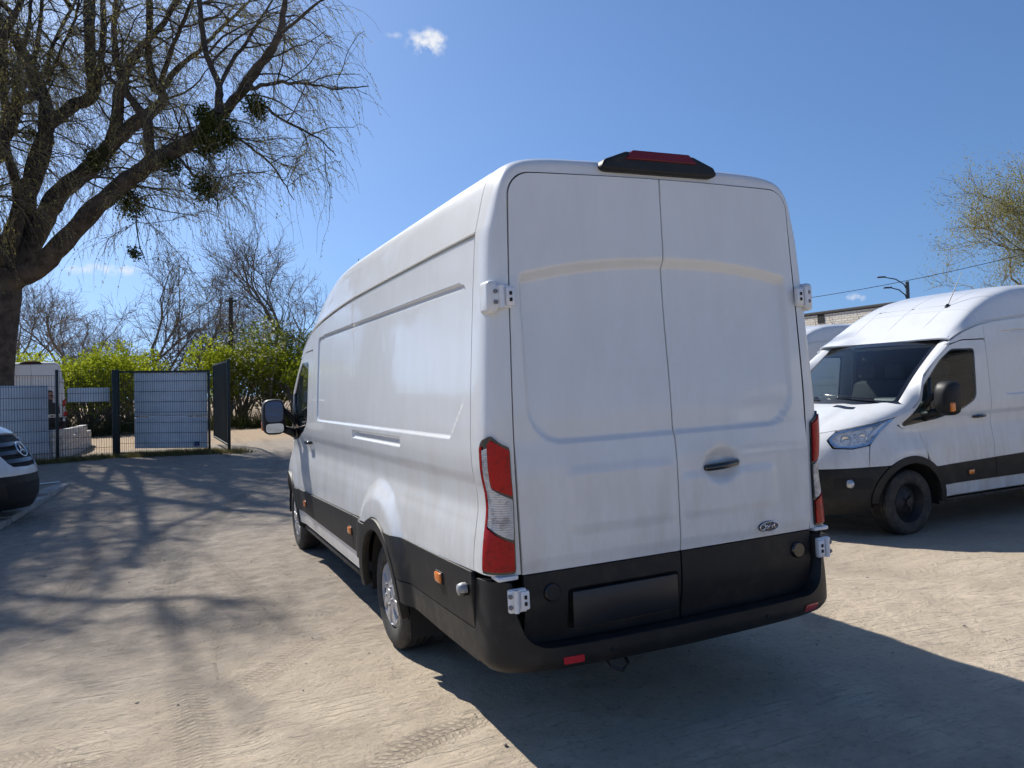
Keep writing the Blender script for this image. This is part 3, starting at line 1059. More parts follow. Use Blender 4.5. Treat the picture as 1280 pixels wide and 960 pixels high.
    door = [(4.326, float(zc(4.326))), (5.20, float(zc(5.2)))] + arc(rf[0], rf[1], .505, 180 - kt3, 122, 6) + [(5.43, .90), (5.50, 1.10), (u_at_y(5.53), 1.18)]
    # the glazed corner reaches past the door edge, so the door is cut off along it
    dd = door + [(u_at_y(5.53), 1.192)] + [p for p in wo_u if p[0] > 9] 
    lowedge = [p for p in wo_u]
    # door outline: up the front edge to the window's lower edge, back along it, round the frame
    i_low = [(5.2, 1.212), (4.78, 1.307), (4.545, 1.412)]
    frame_o = rpoly([(4.326, 2.085), (4.72, 2.082), (4.93, 2.03), (5.16, 1.885), (5.90, 1.215), (5.80, 1.155), (5.53, 1.18), (5.50, 1.10), (5.43, .90)] + [p for p in arc(rf[0], rf[1], .505, 122, 180 - kt3, 6)] + [(5.20, float(zc(5.2))), (4.326, float(zc(4.326)))],
                    [.05, .05, .05, .05, .01, .01, .02, .05, .02] + [0] * 7 + [0, .01])
    frame_u = [(u_at_y(y) if y > Y0 else y, z) for y, z in frame_o]
    for m in lr:
        sg = -1 if not m else 1
        D = panel('front_door', frame_u, side, PAINT, T, holes=[wo_u[::-1]], du=.05, dv=.03, flip=True, mirror=m, lip=.03)
        panel('window_trim', wo_u, side, GLOSSBLK, D, holes=[wi_u[::-1]], du=.2, dv=.2, flip=True, mirror=m, off=-.006, lip=.01, edge=.03)
        panel('window_pane', wi_u, side, SIDEGLASS, D, du=.05, dv=.05, flip=True, mirror=m, off=-.010, lip=0)
        # quarter light bar
        pa, pb = side(np.array([5.31]), np.array([1.225]))[0], side(np.array([5.29]), np.array([1.69]))[0]
        MB().tube([(sg * (-pa[0] - .004), 5.31, 1.225), (sg * (-pb[0] - .004), 5.29, 1.69)], .016, 8).build('quarter_light_bar', GLOSSBLK, D, smooth=True)
        p = side(np.array([4.53]), np.array([1.215]))[0]
        x = -p[0]
        MB().tube([(sg * (x + .004), 4.44, 1.218), (sg * (x + .034), 4.46, 1.218), (sg * (x + .036), 4.60, 1.214), (sg * (x + .004), 4.62, 1.213)], [.014, .017, .017, .014], 10).build('door_handle', GLOSSBLK, D, smooth=True)
        MB().lathe([(0, .008), (.017, .006), (.019, -.004)], 16, 'X', (0, 0, 0)).build('door_lock', GLOSSBLK, D, auto=40).location = (sg * (x - .008) if not m else x - .008, 4.53, 1.02)
        # mirror
        Mi = empty('door_mirror', parent=T)
        mx, my, mz = 1.215, 5.33, 1.46
        V, Fc = [], []
        nn = 24
        rings_ = [(-.085, .86), (-.08, .96), (-.05, 1.0), (.02, 1.0), (.07, .86), (.105, .55), (.115, .2)]
        for dy, sc in rings_:
            for j in range(nn):
                t = 2 * PI * j / nn
                ex = 2 / 3.6
                V.append((sg * (mx + .115 * sc * math.copysign(abs(math.cos(t)) ** ex, math.cos(t))), my + dy, mz + .185 * sc * math.copysign(abs(math.sin(t)) ** ex, math.sin(t))))
        for i in range(len(rings_) - 1):
            for j in range(nn):
                q = (i * nn + j, i * nn + (j + 1) % nn, (i + 1) * nn + (j + 1) % nn, (i + 1) * nn + j)
                Fc.append(q if sg < 0 else q[::-1])
        Fc.append(tuple(range((len(rings_) - 1) * nn, len(rings_) * nn))); Fc.append(tuple(range(nn)))
        mesh_obj('mirror_housing', V, Fc, PLASTIC, Mi).data.set_sharp_from_angle(angle=math.radians(40))

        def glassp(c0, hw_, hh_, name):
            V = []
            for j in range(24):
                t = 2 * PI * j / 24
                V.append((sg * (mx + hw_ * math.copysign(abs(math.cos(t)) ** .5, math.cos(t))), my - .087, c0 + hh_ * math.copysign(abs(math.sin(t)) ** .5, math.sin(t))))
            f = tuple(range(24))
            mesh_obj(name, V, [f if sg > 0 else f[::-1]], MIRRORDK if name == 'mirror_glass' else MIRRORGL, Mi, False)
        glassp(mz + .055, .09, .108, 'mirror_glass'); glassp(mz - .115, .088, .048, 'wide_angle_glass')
        MB().tube([(sg * 1.12, my, mz - .13), (sg * 1.03, my + .02, mz - .17), (sg * .96, my + .05, mz - .20)], [.04, .045, .06], 10).build('mirror_arm', PLASTIC, Mi, smooth=True)
        MB().tube([(sg * 1.12, my, mz + .08), (sg * 1.02, my + .03, mz - .02), (sg * .96, my + .05, mz - .10)], [.03, .03, .04], 10).build('mirror_arm', PLASTIC, Mi, smooth=True)
        MB().box((sg * (mx + .10), my + .045, mz - .09), (.035, .06, .10), .012).build('indicator', AMBER, Mi, auto=50)
    # ---- windscreen and A pillars
    def wsc(a, b):
        a = np.asarray(a, float); b = np.asarray(b, float)
        bx, by_, bz = .845 * a, 5.655 + .20 * (1 - a * a), 1.395 + .045 * (1 - a ** 2)
        tx, ty, tz = .80 * a, 4.86 + .075 * (1 - a * a), 2.085 + .030 * (1 - a * a)
        bul = .035 * b * (1 - b) * 4 * .6
        return st(bx + (tx - bx) * b, by_ + (ty - by_) * b + bul, bz + (tz - bz) * b + bul)
    W = panel('windscreen', [(-1, .0), (1, .0), (1, 1.0), (-1, 1.0)], wsc, WSGLASS, T, du=.08, dv=.08, flip=True, lip=0, edge=.1)
    panel('black_border', [(-1, 0), (1, 0), (1, 1.0), (-1, 1.0)], wsc, GLOSSBLK, W, holes=[rpoly([(-.955, .055), (.955, .055), (.955, .93), (-.955, .93)], .04)[::-1]], du=.1, dv=.1, flip=True, lip=.008, off=.002, edge=.05)
    for x0, x1 in ((-.62, .10), (.10, .70)):
        mb = MB().tube([tuple(wsc(np.array([a / .84]), np.array([.04 + .05 * k / 8]))[0] + np.array([0, .018, .02])) for k, a in enumerate(np.linspace(x0, x1, 9))], [.012] + [.009] * 8, 6)
        mb.build('wiper', GLOSSBLK, T, smooth=True)
    for m in lr:
        ys = np.linspace(0, 1, 13)

        def pil(a, b):
            a = np.asarray(a, float); b = np.asarray(b, float)
            P = wsc(-1.0 + 0 * a, b)
            oy = 5.925 + (4.95 - 5.925) * b; oz = 1.225 + (2.03 - 1.225) * b
            oy = oy + .03 * np.sin(b * PI); oz = oz + .03 * np.sin(b * PI)
            u = np.where(oy > Y0, Y0 + np.interp(oy - Y0, NY, NS), oy)
            Q = side(u, oz)
            R_ = P + (Q - P) * a[:, None]
            bul = .022 * np.sin(np.clip(a, 0, 1) * PI)
            return R_ + np.stack([-bul * .6, bul * .6, bul * .6], -1)
        panel('windscreen_pillar', [(0.02, -.02), (.985, -.02), (.985, 1.03), (.02, 1.03)], pil, PAINT, T, du=.12, dv=.06, flip=False, mirror=m, lip=.02, edge=.08)
    # ---- nose: bonnet, wings, lamps, grille, bumper
    wx = lambda x: UM - u_at_x(x)
    wy = lambda y: UM - u_at_y(y)
    hood = [(-wy(5.93), 1.318), (-wy(5.99), 1.292), (-wx(.86), 1.235), (-wx(.64), 1.168), (-wx(.40), 1.12), (0, 1.10), (wx(.40), 1.12), (wx(.64), 1.168), (wx(.86), 1.235), (wy(5.99), 1.292), (wy(5.93), 1.318), (wx(.93), 1.40), (wx(.75), 1.43), (0, 1.435), (-wx(.75), 1.43), (-wx(.93), 1.40)]
    H = panel('bonnet', rpoly(hood, .03), nose, PAINT, T, du=.05, dv=.012, flip=True, lip=.03)
    panel('cowl', [(-wx(.93), 1.408), (-wx(.75), 1.438), (0, 1.443), (wx(.75), 1.438), (wx(.93), 1.408), (wx(.93), 1.446), (0, 1.4495), (-wx(.93), 1.446)], nose, GLOSSBLK, T, flip=True, lip=0, dv=.01, off=-.005)
    for x in (-.36, .36):
        panel('bonnet_vent', rpoly([((1 if x > 0 else -1) * wx(abs(x) - .14), 1.373), ((1 if x > 0 else -1) * wx(abs(x) + .14), 1.366), ((1 if x > 0 else -1) * wx(abs(x) + .13), 1.386), ((1 if x > 0 else -1) * wx(abs(x) - .13), 1.390)], .004), nose, GLOSSBLK, H, flip=True, off=.004, lip=.006)
    hl = [(-wy(6.02), 1.272), (-wy(6.17), 1.005), (-wx(.80), .975), (-wx(.68), .985), (-wx(.60), 1.06), (-wx(.63), 1.145), (-wx(.86), 1.215)]
    hl_r = rpoly(hl, [.02, .04, .02, .04, .05, .03, .02])
    hmid = rpoly([(-wy(6.06), 1.245), (-wy(6.185), 1.02), (-wx(.80), .99), (-wx(.69), 1.0), (-wx(.62), 1.06), (-wx(.645), 1.13), (-wx(.86), 1.195)], [.02, .03, .02, .03, .04, .03, .02])
    for m in lr:
        kw = dict(flip=True, mirror=m)
        # wing between door, bonnet, headlight and bumper
        u_ = lambda p: (-wy(p[0]), p[1])
        wing = [(-wy(5.536), 1.19), (-wy(5.506), 1.10), (-wy(5.436), .90)] + [(-wy(y), z) for y, z in arc(rf[0], rf[1], .503, 116, 57, 10)] + [(-wy(5.97), .775), (-wy(6.16), .772), (-wy(6.165), 1.0), (-wy(6.01), 1.28), (-wy(5.92), 1.325), (-wy(5.80), 1.36), (-wy(5.70), 1.375), (-wy(5.75), 1.30), (-wy(5.90), 1.19), (-wy(5.80), 1.15)]
        panel('front_wing', wing, nose, PAINT, T, du=.04, dv=.03, lip=.025, **kw)
        band = [(-wy(6.165), .772), (-wx(.47), .752), (-wx(.47), 1.122), (-wx(.60), 1.152), (-wx(.617), 1.145), (-wx(.585), 1.06), (-wx(.665), .97), (-wx(.80), .962), (-wy(6.178), .992)]
        panel('bumper_skin', band, nose, PAINT, T, du=.04, dv=.03, lip=.03, **kw)
        L = panel('headlight', hl_r, nose, mat('headlight_bowl', (.88, .88, .87), .4, .0, .0, noise=(24, (.42, .43, .45), .5, .65)) if not m else bpy.data.materials['headlight_bowl'], T, off=-.035, lip=.0, **kw)
        panel('lamp_bezel', hl_r, nose, CHROME, L, holes=[hmid[::-1]], off=-.004, lip=.03, edge=.03, **kw)
        panel('lamp_lens', hl_r, nose, HEADLENS, L, off=.002, lip=0, **kw)
        for (xx, zz_, r_) in ((.74, 1.065, .055), (.845, 1.085, .05)):
            w = wx(xx)
            nm = nose(np.array([-w]), np.array([zz_]))[0]
            nm1 = nose(np.array([-w - .01]), np.array([zz_]))[0] - nose(np.array([-w + .01]), np.array([zz_]))[0]
            n_ = Vector((nm1[1], -nm1[0], 0)).normalized()
            if n_.y < 0: n_ = -n_
            sgx = -1 if m else 1
            bw = MB().lathe([(r_, .0), (r_ * .9, -.012), (r_ * .55, -.03), (0, -.035)], 20, 'Z').build('reflector_bowl', CHROME, L, smooth=True)
            n2 = Vector((n_.x * sgx, n_.y, .1)).normalized()
            bw.location = (nm[0] * sgx - n2.x * .012, nm[1] - n2.y * .012, nm[2])
            bw.rotation_euler = n2.to_track_quat('Z', 'Y').to_euler()
        panel('running_light', rpoly([(-wy(6.04), 1.245), (-wy(6.10), 1.115), (-wy(6.20), 1.09), (-wy(6.15), 1.215)], .01), nose, mat('lamp_white', (.8, .82, .85), .2, .1, .8) if 'lamp_white' not in bpy.data.materials else bpy.data.materials['lamp_white'], L, off=-.012, lip=.01, **kw)
        fb = nose(np.array([-wx(.80)]), np.array([.60]))[0]
        sgx = -1 if m else 1
        fl = MB().lathe([(.0, -.012), (.038, -.006), (.045, .006), (.05, .014)], 20, 'Y').build('fog_light', mat('fog_glass', (.5, .52, .55), .15, .5) if 'fog_glass' not in bpy.data.materials else bpy.data.materials['fog_glass'], T, smooth=True)
        fl.location = (fb[0] * sgx, fb[1] + .014, fb[2]); fl.rotation_euler = (PI, 0, .45 * sgx)
    # lower bumper
    e = wy(5.66 + .50 * math.cos(math.radians(36)))
    half_ = [(wy(6.125), .66), (wy(6.16), .55), (wy(6.172), .40), (wy(6.18), .30)]
    lb = [(-wy(5.975), .768), (-wx(.47), .747), (-wx(.46), .743), (0, .70), (wx(.46), .743), (wy(5.975), .768)] + [(wy(y), z) for y, z in arc(rf[0], rf[1], .503, 52, 0, 8)] + [(wy(6.18), .27), (0, .23), (-wy(6.18), .27)] + [(-wy(y), z) for y, z in arc(rf[0], rf[1], .503, 0, 52, 8)]
    F_ = panel('front_bumper', lb, nose, PLASTIC, T, du=.05, dv=.03, flip=True, lip=.04)
    for s_ in (-1, 1):
        q = sorted([s_ * wx(.70), s_ * wx(.90)])
        panel('fog_recess', rpoly([(q[0], .54), (q[1], .54), (q[1], .66), (q[0], .66)], .02), nose, VOIDBLK, F_, flip=True, off=.004, lip=.01)
    panel('air_intake', rpoly([(-wx(.5), .34), (wx(.5), .34), (wx(.55), .52), (-wx(.55), .52)], .03), nose, VOIDBLK, F_, flip=True, off=.004, lip=.01)
    gr = rpoly([(-wx(.47), 1.045), (-wx(.465), .76), (0, .715), (wx(.465), .76), (wx(.47), 1.045), (wx(.46), 1.115), (0, 1.095), (-wx(.46), 1.115)], .02)
    G = panel('grille', gr, nose, VOIDBLK, T, du=.06, dv=.04, flip=True, lip=.02, off=-.03)
    for k, z in enumerate((.80, .87, .94, 1.01)):
        hwid = wx(.455)
        panel('grille_bar', rpoly([(-hwid, z), (hwid, z), (hwid + .005, z + .028), (-hwid - .005, z + .028)], .006), nose, CHROME if k == 3 else PLASTIC, G, flip=True, off=-.002, lip=.025, du=.06)
    # ---- body shell seen through the panel gaps, underbody and cab interior
    V, Fc = [], []
    zsec = [.82, 1.2, 1.6, 2.0, 2.35]
    sec = [(-float(X0(z)) + .045, z) for z in zsec] + [(-.80, 2.62), (-.5, 2.69), (.5, 2.69), (.80, 2.62)] + [(float(X0(z)) - .045, z) for z in zsec[::-1]]
    m_ = len(sec)
    for y in (.15, 2.2, 3.6, 4.28):
        for x, z in sec:
            V.append((x, y, z - (.16 if y > 4 and z > 2.3 else 0) - (.05 if y == 3.6 and z > 2.5 else 0)))
    for i in range(3):
        for j in range(m_):
            Fc.append((i * m_ + j, i * m_ + (j + 1) % m_, (i + 1) * m_ + (j + 1) % m_, (i + 1) * m_ + j))
    Fc.append(tuple(range(m_))); Fc.append(tuple(range(3 * m_, 4 * m_))[::-1])
    mesh_obj('inner_shell', V, Fc, VOIDBLK, T, False)
    MB().box((0, 3.0, .60), (1.14, 5.4, .46), .03).build('underbody', VOIDBLK, T)
    MB().box((0, .78, .60), (1.80, 1.10, .36), .02).build('floor_frame', VOIDBLK, T)
    MB().box((0, 3.78, .58), (1.84, 2.60, .36), .02).build('floor_frame', VOIDBLK, T)
    MB().tube([(-.6, 1.9, .346), (.6, 1.9, .346)], .06, 10).build('axle', VOIDBLK, T)
    MB().tube([(-.6, 5.66, .346), (.6, 5.66, .346)], .04, 10).build('axle', VOIDBLK, T)
    MB().box((0, 5.85, .66), (1.10, .85, .60), .06).build('engine_bay', VOIDBLK, T)
    MB().box((0, 4.85, .80), (1.86, 1.2, .06), .01).build('cab_floor', INTERIOR, T)
    d = MB()
    d.box((0, 5.42, 1.17), (1.80, .55, .40), .08, seg=3)
    d.box((0, 5.28, 1.30), (1.76, .28, .20), .06, seg=3)
    d.box((-.42, 5.22, 1.40), (.42, .22, .12), .05, seg=3)
    d.build('dashboard', INTERIOR, T, auto=50)
    sw = MB().tube([(-.42 + .20 * math.cos(t), 4.98 - .20 * math.sin(t) * .55 * -1 * -1, 1.30 + .20 * math.sin(t) * .85) for t in np.linspace(0, 2 * PI, 33)], .016, 8)
    sw.box((-.42, 5.01, 1.295), (.14, .06, .10), .03).box((-.42, 4.99, 1.30), (.36, .02, .03), .008)
    sw.build('steering_wheel', GLOSSBLK, T, auto=50)
    for x, w_ in ((-.42, .50), (.42, .88)):
        s_ = empty('seat', parent=T)
        MB().box((x, 4.72, 1.00), (w_, .50, .16), .06, seg=3).build('cushion', SEATCLOTH, s_, auto=50)
        MB().box((x, 4.46, 1.34), (w_, .15, .62), .06, Matrix.Rotation(math.radians(10), 3, 'X'), seg=3).build('backrest', SEATCLOTH, s_, auto=50)
        for hx in ((x,) if w_ < .6 else (x - .21, x + .21)):
            MB().box((hx, 4.41, 1.76), (.26, .10, .20), .045, Matrix.Rotation(math.radians(8), 3, 'X'), seg=3).build('headrest', SEATCLOTH, s_, auto=50)
    MB().box((0, 4.62, 2.05), (1.5, .36, .03), .008).build('overhead_shelf', mat('headliner', (.35, .35, .34), .9), T)
    MB().tube([(-.50, 4.33, 2.50), (-.50, 4.30, 2.53)], .022, 10).tube([(-.50, 4.30, 2.53), (-.54, 4.08, 2.92)], [.006, .003], 6).build('aerial', GLOSSBLK, T, auto=50)
    add_wheels(T, wheel_kind, [(-.868, ARCH_R[0]), (.868, ARCH_R[0]), (-.868, ARCH_F[0]), (.868, ARCH_F[0])])
    return T


# ------------------------------------------------------------------ the yard ground
def at(px, py, depth):
    """a point of the yard seen in direction (px, py) of the 1280x960 frame, at a given distance"""
    return CAM_POS + (FW + RT * (px - 640) / 983.87 - UP * (py - 480) / 983.87) * depth


TRACKS = [  # tyre tracks pressed into the dust: ground polylines, width, depth
    ([(-1.83, 10.02), (-2.27, 8.21), (-2.41, 6.62), (-2.26, 5.26), (-2.06, 4.02), (-2.04, 2.96), (-2.12, 2.25), (-2.03, 1.23), (-1.95, 0.59), (-1.9, -3)], .24, .010),
    ([(-1.02, 1.26), (-1.33, 1.52), (-1.72, 1.43), (-2.19, 1.27), (-2.66, 1.15), (-2.91, 1.03), (-5, .6)], .20, .008),
    ([(-1.25, 3.6), (-1.12, 2.1), (-1.06, 1.23), (-1.01, 0.28), (-0.99, -0.19), (-1, -3)], .20, .008),
    ([(-2.72, 2.9), (-2.37, 2.97), (-2.05, 2.97), (-1.6, 3.0), (-1.22, 3.01)], .18, .007),
    ([(-2.6, .2), (-2.06, 0.53), (-1.67, 0.71), (-1.3, 0.91), (-1.1, 1.5)], .22, .010),
    ([(-1.03, -0.13), (-1.13, 0.39), (-1.2, 0.97), (-1.32, 1.59), (-1.37, 2.32), (-1.6, 3.6), (-1.9, 6), (-2, 9), (-1.8, 12)], .21, .009),
    ([(-4.5, 1.0), (-3.07, 1.27), (-2.67, 1.35), (-2.21, 1.58), (-1.8, 1.81), (-1.4, 2.3)], .22, .009),
    ([(-2.5, -1), (-2.21, 0.75), (-2.25, 1.87), (-2.28, 3.59), (-2.13, 5.83), (-1.49, 9.1), (-0.26, 13.27), (.3, 17), (.8, 24)], .24, .010),
    ([(-1.9, .0), (-1.55, 0.25), (-1.26, 0.47), (-0.93, 0.58)], .20, .009),
    ([(1.6, .8), (2.01, 1.04), (2.78, 1.14), (3.64, 1.1), (4.8, 0.8)], .2, .006),
    ([(1.49, 0.48), (2.33, 0.58), (3.43, 0.53), (5, .2)], .2, .006),
    ([(-3.4, 3.2), (-3.1, 5.0), (-3.0, 8), (-2.6, 12), (-1.2, 16), (-.2, 19), (0, 24)], .24, .008)]


def spline(pts, n):
    P = np.array(pts, float)
    P = np.concatenate([[2 * P[0] - P[1]], P, [2 * P[-1] - P[-2]]])
    out = []
    for i in range(1, len(P) - 2):
        for t in np.linspace(0, 1, n, endpoint=False):
            p0, p1, p2, p3 = P[i - 1], P[i], P[i + 1], P[i + 2]
            out.append(.5 * (2 * p1 + (p2 - p0) * t + (2 * p0 - 5 * p1 + 4 * p2 - p3) * t * t + (3 * p1 - p0 - 3 * p2 + p3) * t ** 3))
    out.append(P[-2])
    return np.array(out)


def grow(a, b, step, far, k=1.16):
    L = list(np.arange(a, b, step))
    s, x = step, L[-1]
    while x < far:
        s *= k; x += s; L.append(x)
    s, x = step, L[0]
    while x > -far:
        s *= k; x -= s; L.insert(0, x)
    return np.array(L)


def make_ground():
    xs = grow(-4.6, 3.6, .035, 700); ys = grow(-1.6, 9.0, .035, 900, 1.07)
    X, Y = np.meshgrid(xs, ys)
    x, y = X.ravel(), Y.ravel()
    z = base_height(x, y)
    near = 1 - ss(20, 45, np.hypot(x, y))
    z = z + near * (.030 * (value_noise(x * .9, y * .9, 1) - .5) + .018 * (value_noise(x * 2.7, y * 2.7, 2) - .5) + .010 * (value_noise(x * 7, y * 7, 3) - .5) + .007 * (value_noise(x * 15, y * 15, 9) - .5))
    lump = ss(.62, .85, value_noise(x * 1.7 + 9, y * 1.7, 5)) * ss(-.2, .2, -x - .75)
    z = z + .020 * lump * (value_noise(x * 9, y * 9, 6) - .35) * near
    ts, td, tm = np.zeros_like(x), np.zeros_like(x), np.zeros_like(x)
    sel = np.where((np.abs(x) < 9) & (y > -4) & (y < 26))[0]
    sx, sy = x[sel], y[sel]
    for i, (pl, w, dep) in enumerate(TRACKS):
        P = spline(pl, 6)
        L = np.concatenate([[0], np.cumsum(np.hypot(*np.diff(P, axis=0).T))])
        bd = np.full(len(sel), 9.0); bs = np.zeros(len(sel)); sg = np.zeros(len(sel))
        for j in range(len(P) - 1):
            a, d = P[j], P[j + 1] - P[j]
            l2 = d @ d
            t = np.clip(((sx - a[0]) * d[0] + (sy - a[1]) * d[1]) / l2, 0, 1)
            ex, ey = sx - a[0] - d[0] * t, sy - a[1] - d[1] * t
            q = np.hypot(ex, ey)
            u = q < bd
            bd[u] = q[u]; bs[u] = (L[j] + t * math.sqrt(l2))[u]; sg[u] = np.sign(d[0] * ey - d[1] * ex)[u]
        wear = ss(.22, .5, value_noise(bs * .9 + i * 17, bs * 0 + i, 21)) * (.25 + .75 * value_noise(sx * 2 + i, sy * 2, 22))
        m = (1 - ss(w * .30, w * .56, bd)) * wear
        rim = np.exp(-((bd - w * .66) / .05) ** 2) * wear
        z[sel] += -dep * .75 * m + dep * .35 * rim
        zone = bd < w * .75
        tm[sel] *= ss(w * .75, w * 1.05, bd)
        k = sel[zone]
        tm[k] = m[zone]; ts[k] = bs[zone] + i * 3.3; td[k] = (bd * sg)[zone]
    nx, ny = len(xs), len(ys)
    idx = np.arange(nx * ny).reshape(ny, nx)
    F_ = np.stack([idx[:-1, :-1], idx[:-1, 1:], idx[1:, 1:], idx[1:, :-1]], -1).reshape(-1, 4)
    me = bpy.data.meshes.new('ground')
    me.vertices.add(len(x)); me.vertices.foreach_set('co', np.stack([x, y, z], -1).ravel())
    me.loops.add(F_.size); me.loops.foreach_set('vertex_index', F_.ravel())
    me.polygons.add(len(F_)); me.polygons.foreach_set('loop_start', np.arange(0, F_.size, 4)); me.polygons.foreach_set('loop_total', np.full(len(F_), 4))
    me.polygons.foreach_set('use_smooth', np.ones(len(F_), bool))
    for nm, v in (('track_s', ts), ('track_d', td), ('track_m', tm)):
        at_ = me.attributes.new(nm, 'FLOAT', 'POINT'); at_.data.foreach_set('value', v)
    me.update(); me.validate()
    return me


def ground_mat():
    m = bpy.data.materials.new('sandy_dirt')
    m.use_nodes = True
    n, l = m.node_tree.nodes, m.node_tree.links
    b = n['Principled BSDF']
    b.inputs['Roughness'].default_value = .93
    b.inputs['Specular IOR Level'].default_value = .18
    tc = n.new('ShaderNodeTexCoord')
    obj = tc.outputs['Object']

    def noise(scale, detail=6, rough=.6, vec=obj):
        t = n.new('ShaderNodeTexNoise')
        t.inputs['Scale'].default_value = scale; t.inputs['Detail'].default_value = detail; t.inputs['Roughness'].default_value = rough
        l.new(vec, t.inputs['Vector'])
        return t.outputs['Fac']

    def rng(v, a, b_, c=0., d=1.):
        r = n.new('ShaderNodeMapRange'); r.interpolation_type = 'SMOOTHSTEP'
        r.inputs[1].default_value = a; r.inputs[2].default_value = b_; r.inputs[3].default_value = c; r.inputs[4].default_value = d
        l.new(v, r.inputs[0]); return r.outputs[0]

    def mth(op, a, b_=None):
        q = n.new('ShaderNodeMath'); q.operation = op
        for i, v in enumerate((a, b_)):
            if v is None: continue
            if hasattr(v, 'links'): l.new(v, q.inputs[i])
            else: q.inputs[i].default_value = v
        return q.outputs[0]

    def mix(f, a, b_):
        x = n.new('ShaderNodeMix'); x.data_type = 'RGBA'
        l.new(f, x.inputs['Factor'])
        for k, v in (('A', a), ('B', b_)):
            if hasattr(v, 'links'): l.new(v, x.inputs[k])
            else: x.inputs[k].default_value = (*v, 1)
        return x.outputs['Result']
    sp = n.new('ShaderNodeSeparateXYZ'); l.new(obj, sp.inputs[0])
    clod0 = noise(7, 9, .75)
    big = noise(.35, 5); mid = noise(1.6, 8, .65); fin = noise(22, 6, .7); grit = noise(160, 3, .8)
    c = mix(rng(big, .38, .62), (.50, .415, .312), (.405, .338, .256))
    c = mix(rng(mid, .40, .68), c, (.57, .48, .365))
    c = mix(rng(fin, .52, .72, 0, .55), c, (.20, .172, .14))
    c = mix(rng(grit, .58, .80, 0, .75), c, (.15, .13, .11))
    c = mix(rng(grit, .42, .25, 0, .5), c, (.50, .45, .38))
    # loose pale sand up front and on the right, grey compacted dirt further in
    far = rng(mth('ADD', sp.outputs['Y'], mth('MULTIPLY', mid, 3.0)), 2.3, 5.2)
    right = mth('MULTIPLY', rng(sp.outputs['X'], .8, 2.2), rng(sp.outputs['Y'], 9.0, 5.0))
    far = mth('MULTIPLY', far, mth('SUBTRACT', .84, mth('MULTIPLY', right, .42)))
    c = mix(far, c, mix(rng(clod0, .36, .66), (.205, .178, .150), (.315, .275, .230)))
    sand = mth('MULTIPLY', rng(mth('ADD', sp.outputs['Y'], mth('MULTIPLY', mid, 3.0)), 22.0, 24.5), rng(big, .25, .5, .6, 1))
    c = mix(sand, c, mix(rng(fin, .4, .7), (.40, .30, .20), (.30, .225, .15)))

    def attr(nm):
        a = n.new('ShaderNodeAttribute'); a.attribute_name = nm; return a.outputs['Fac']
    ts, td, tm = attr('track_s'), attr('track_d'), attr('track_m')
    ph = mth('ADD', mth('MULTIPLY', ts, 2 * PI / .042), mth('MULTIPLY', mth('ABSOLUTE', td), 55.0))
    rib = mth('MULTIPLY', rng(mth('SINE', ph), -.25, .35), rng(mth('SINE', mth('MULTIPLY', td, 2 * PI / .052)), -.6, -.2, .25, 1))
    c = mix(mth('MULTIPLY', tm, mth('MULTIPLY', mth('SUBTRACT', 1.0, rib), .45)), c, (.15, .128, .103))
    c = mix(rng(clod0, .66, .78, 0, .55), c, (.16, .135, .11))
    l.new(c, b.inputs['Base Color'])
    clod = clod0
    h = mth('ADD', mth('ADD', mth('MULTIPLY', mid, .030), mth('MULTIPLY', clod, .030)), mth('ADD', mth('MULTIPLY', fin, .014), mth('MULTIPLY', grit, .0035)))
    for ang, sc_, am in ((.55, (1.1, 17, 1), .010), (-.35, (1.3, 21, 1), .008)):       # drag marks
        mp = n.new('ShaderNodeMapping'); mp.inputs['Rotation'].default_value = (0, 0, ang); mp.inputs['Scale'].default_value = sc_
        l.new(obj, mp.inputs[0])
        h = mth('ADD', h, mth('MULTIPLY', mth('MULTIPLY', rng(noise(1.6, 4, .55, mp.outputs[0]), .58, .64), rng(mid, .42, .6)), -am))
    crack = n.new('ShaderNodeTexVoronoi'); crack.inputs['Scale'].default_value = 60
    l.new(obj, crack.inputs['Vector'])
    h = mth('ADD', h, mth('MULTIPLY', rng(crack.outputs['Distance'], .0, .35), -.003))
    h = mth('ADD', h, mth('MULTIPLY', mth('MULTIPLY', tm, rib), .014))
    bp = n.new('ShaderNodeBump'); bp.inputs['Strength'].default_value = .85; bp.inputs['Distance'].default_value = 1.0
    l.new(h, bp.inputs['Height']); l.new(bp.outputs[0], b.inputs['Normal'])
    return m


GROUND_M = ground_mat()
gme = make_ground()
gme.materials.append(GROUND_M)
put(bpy.data.objects.new('ground', gme), kind='structure')


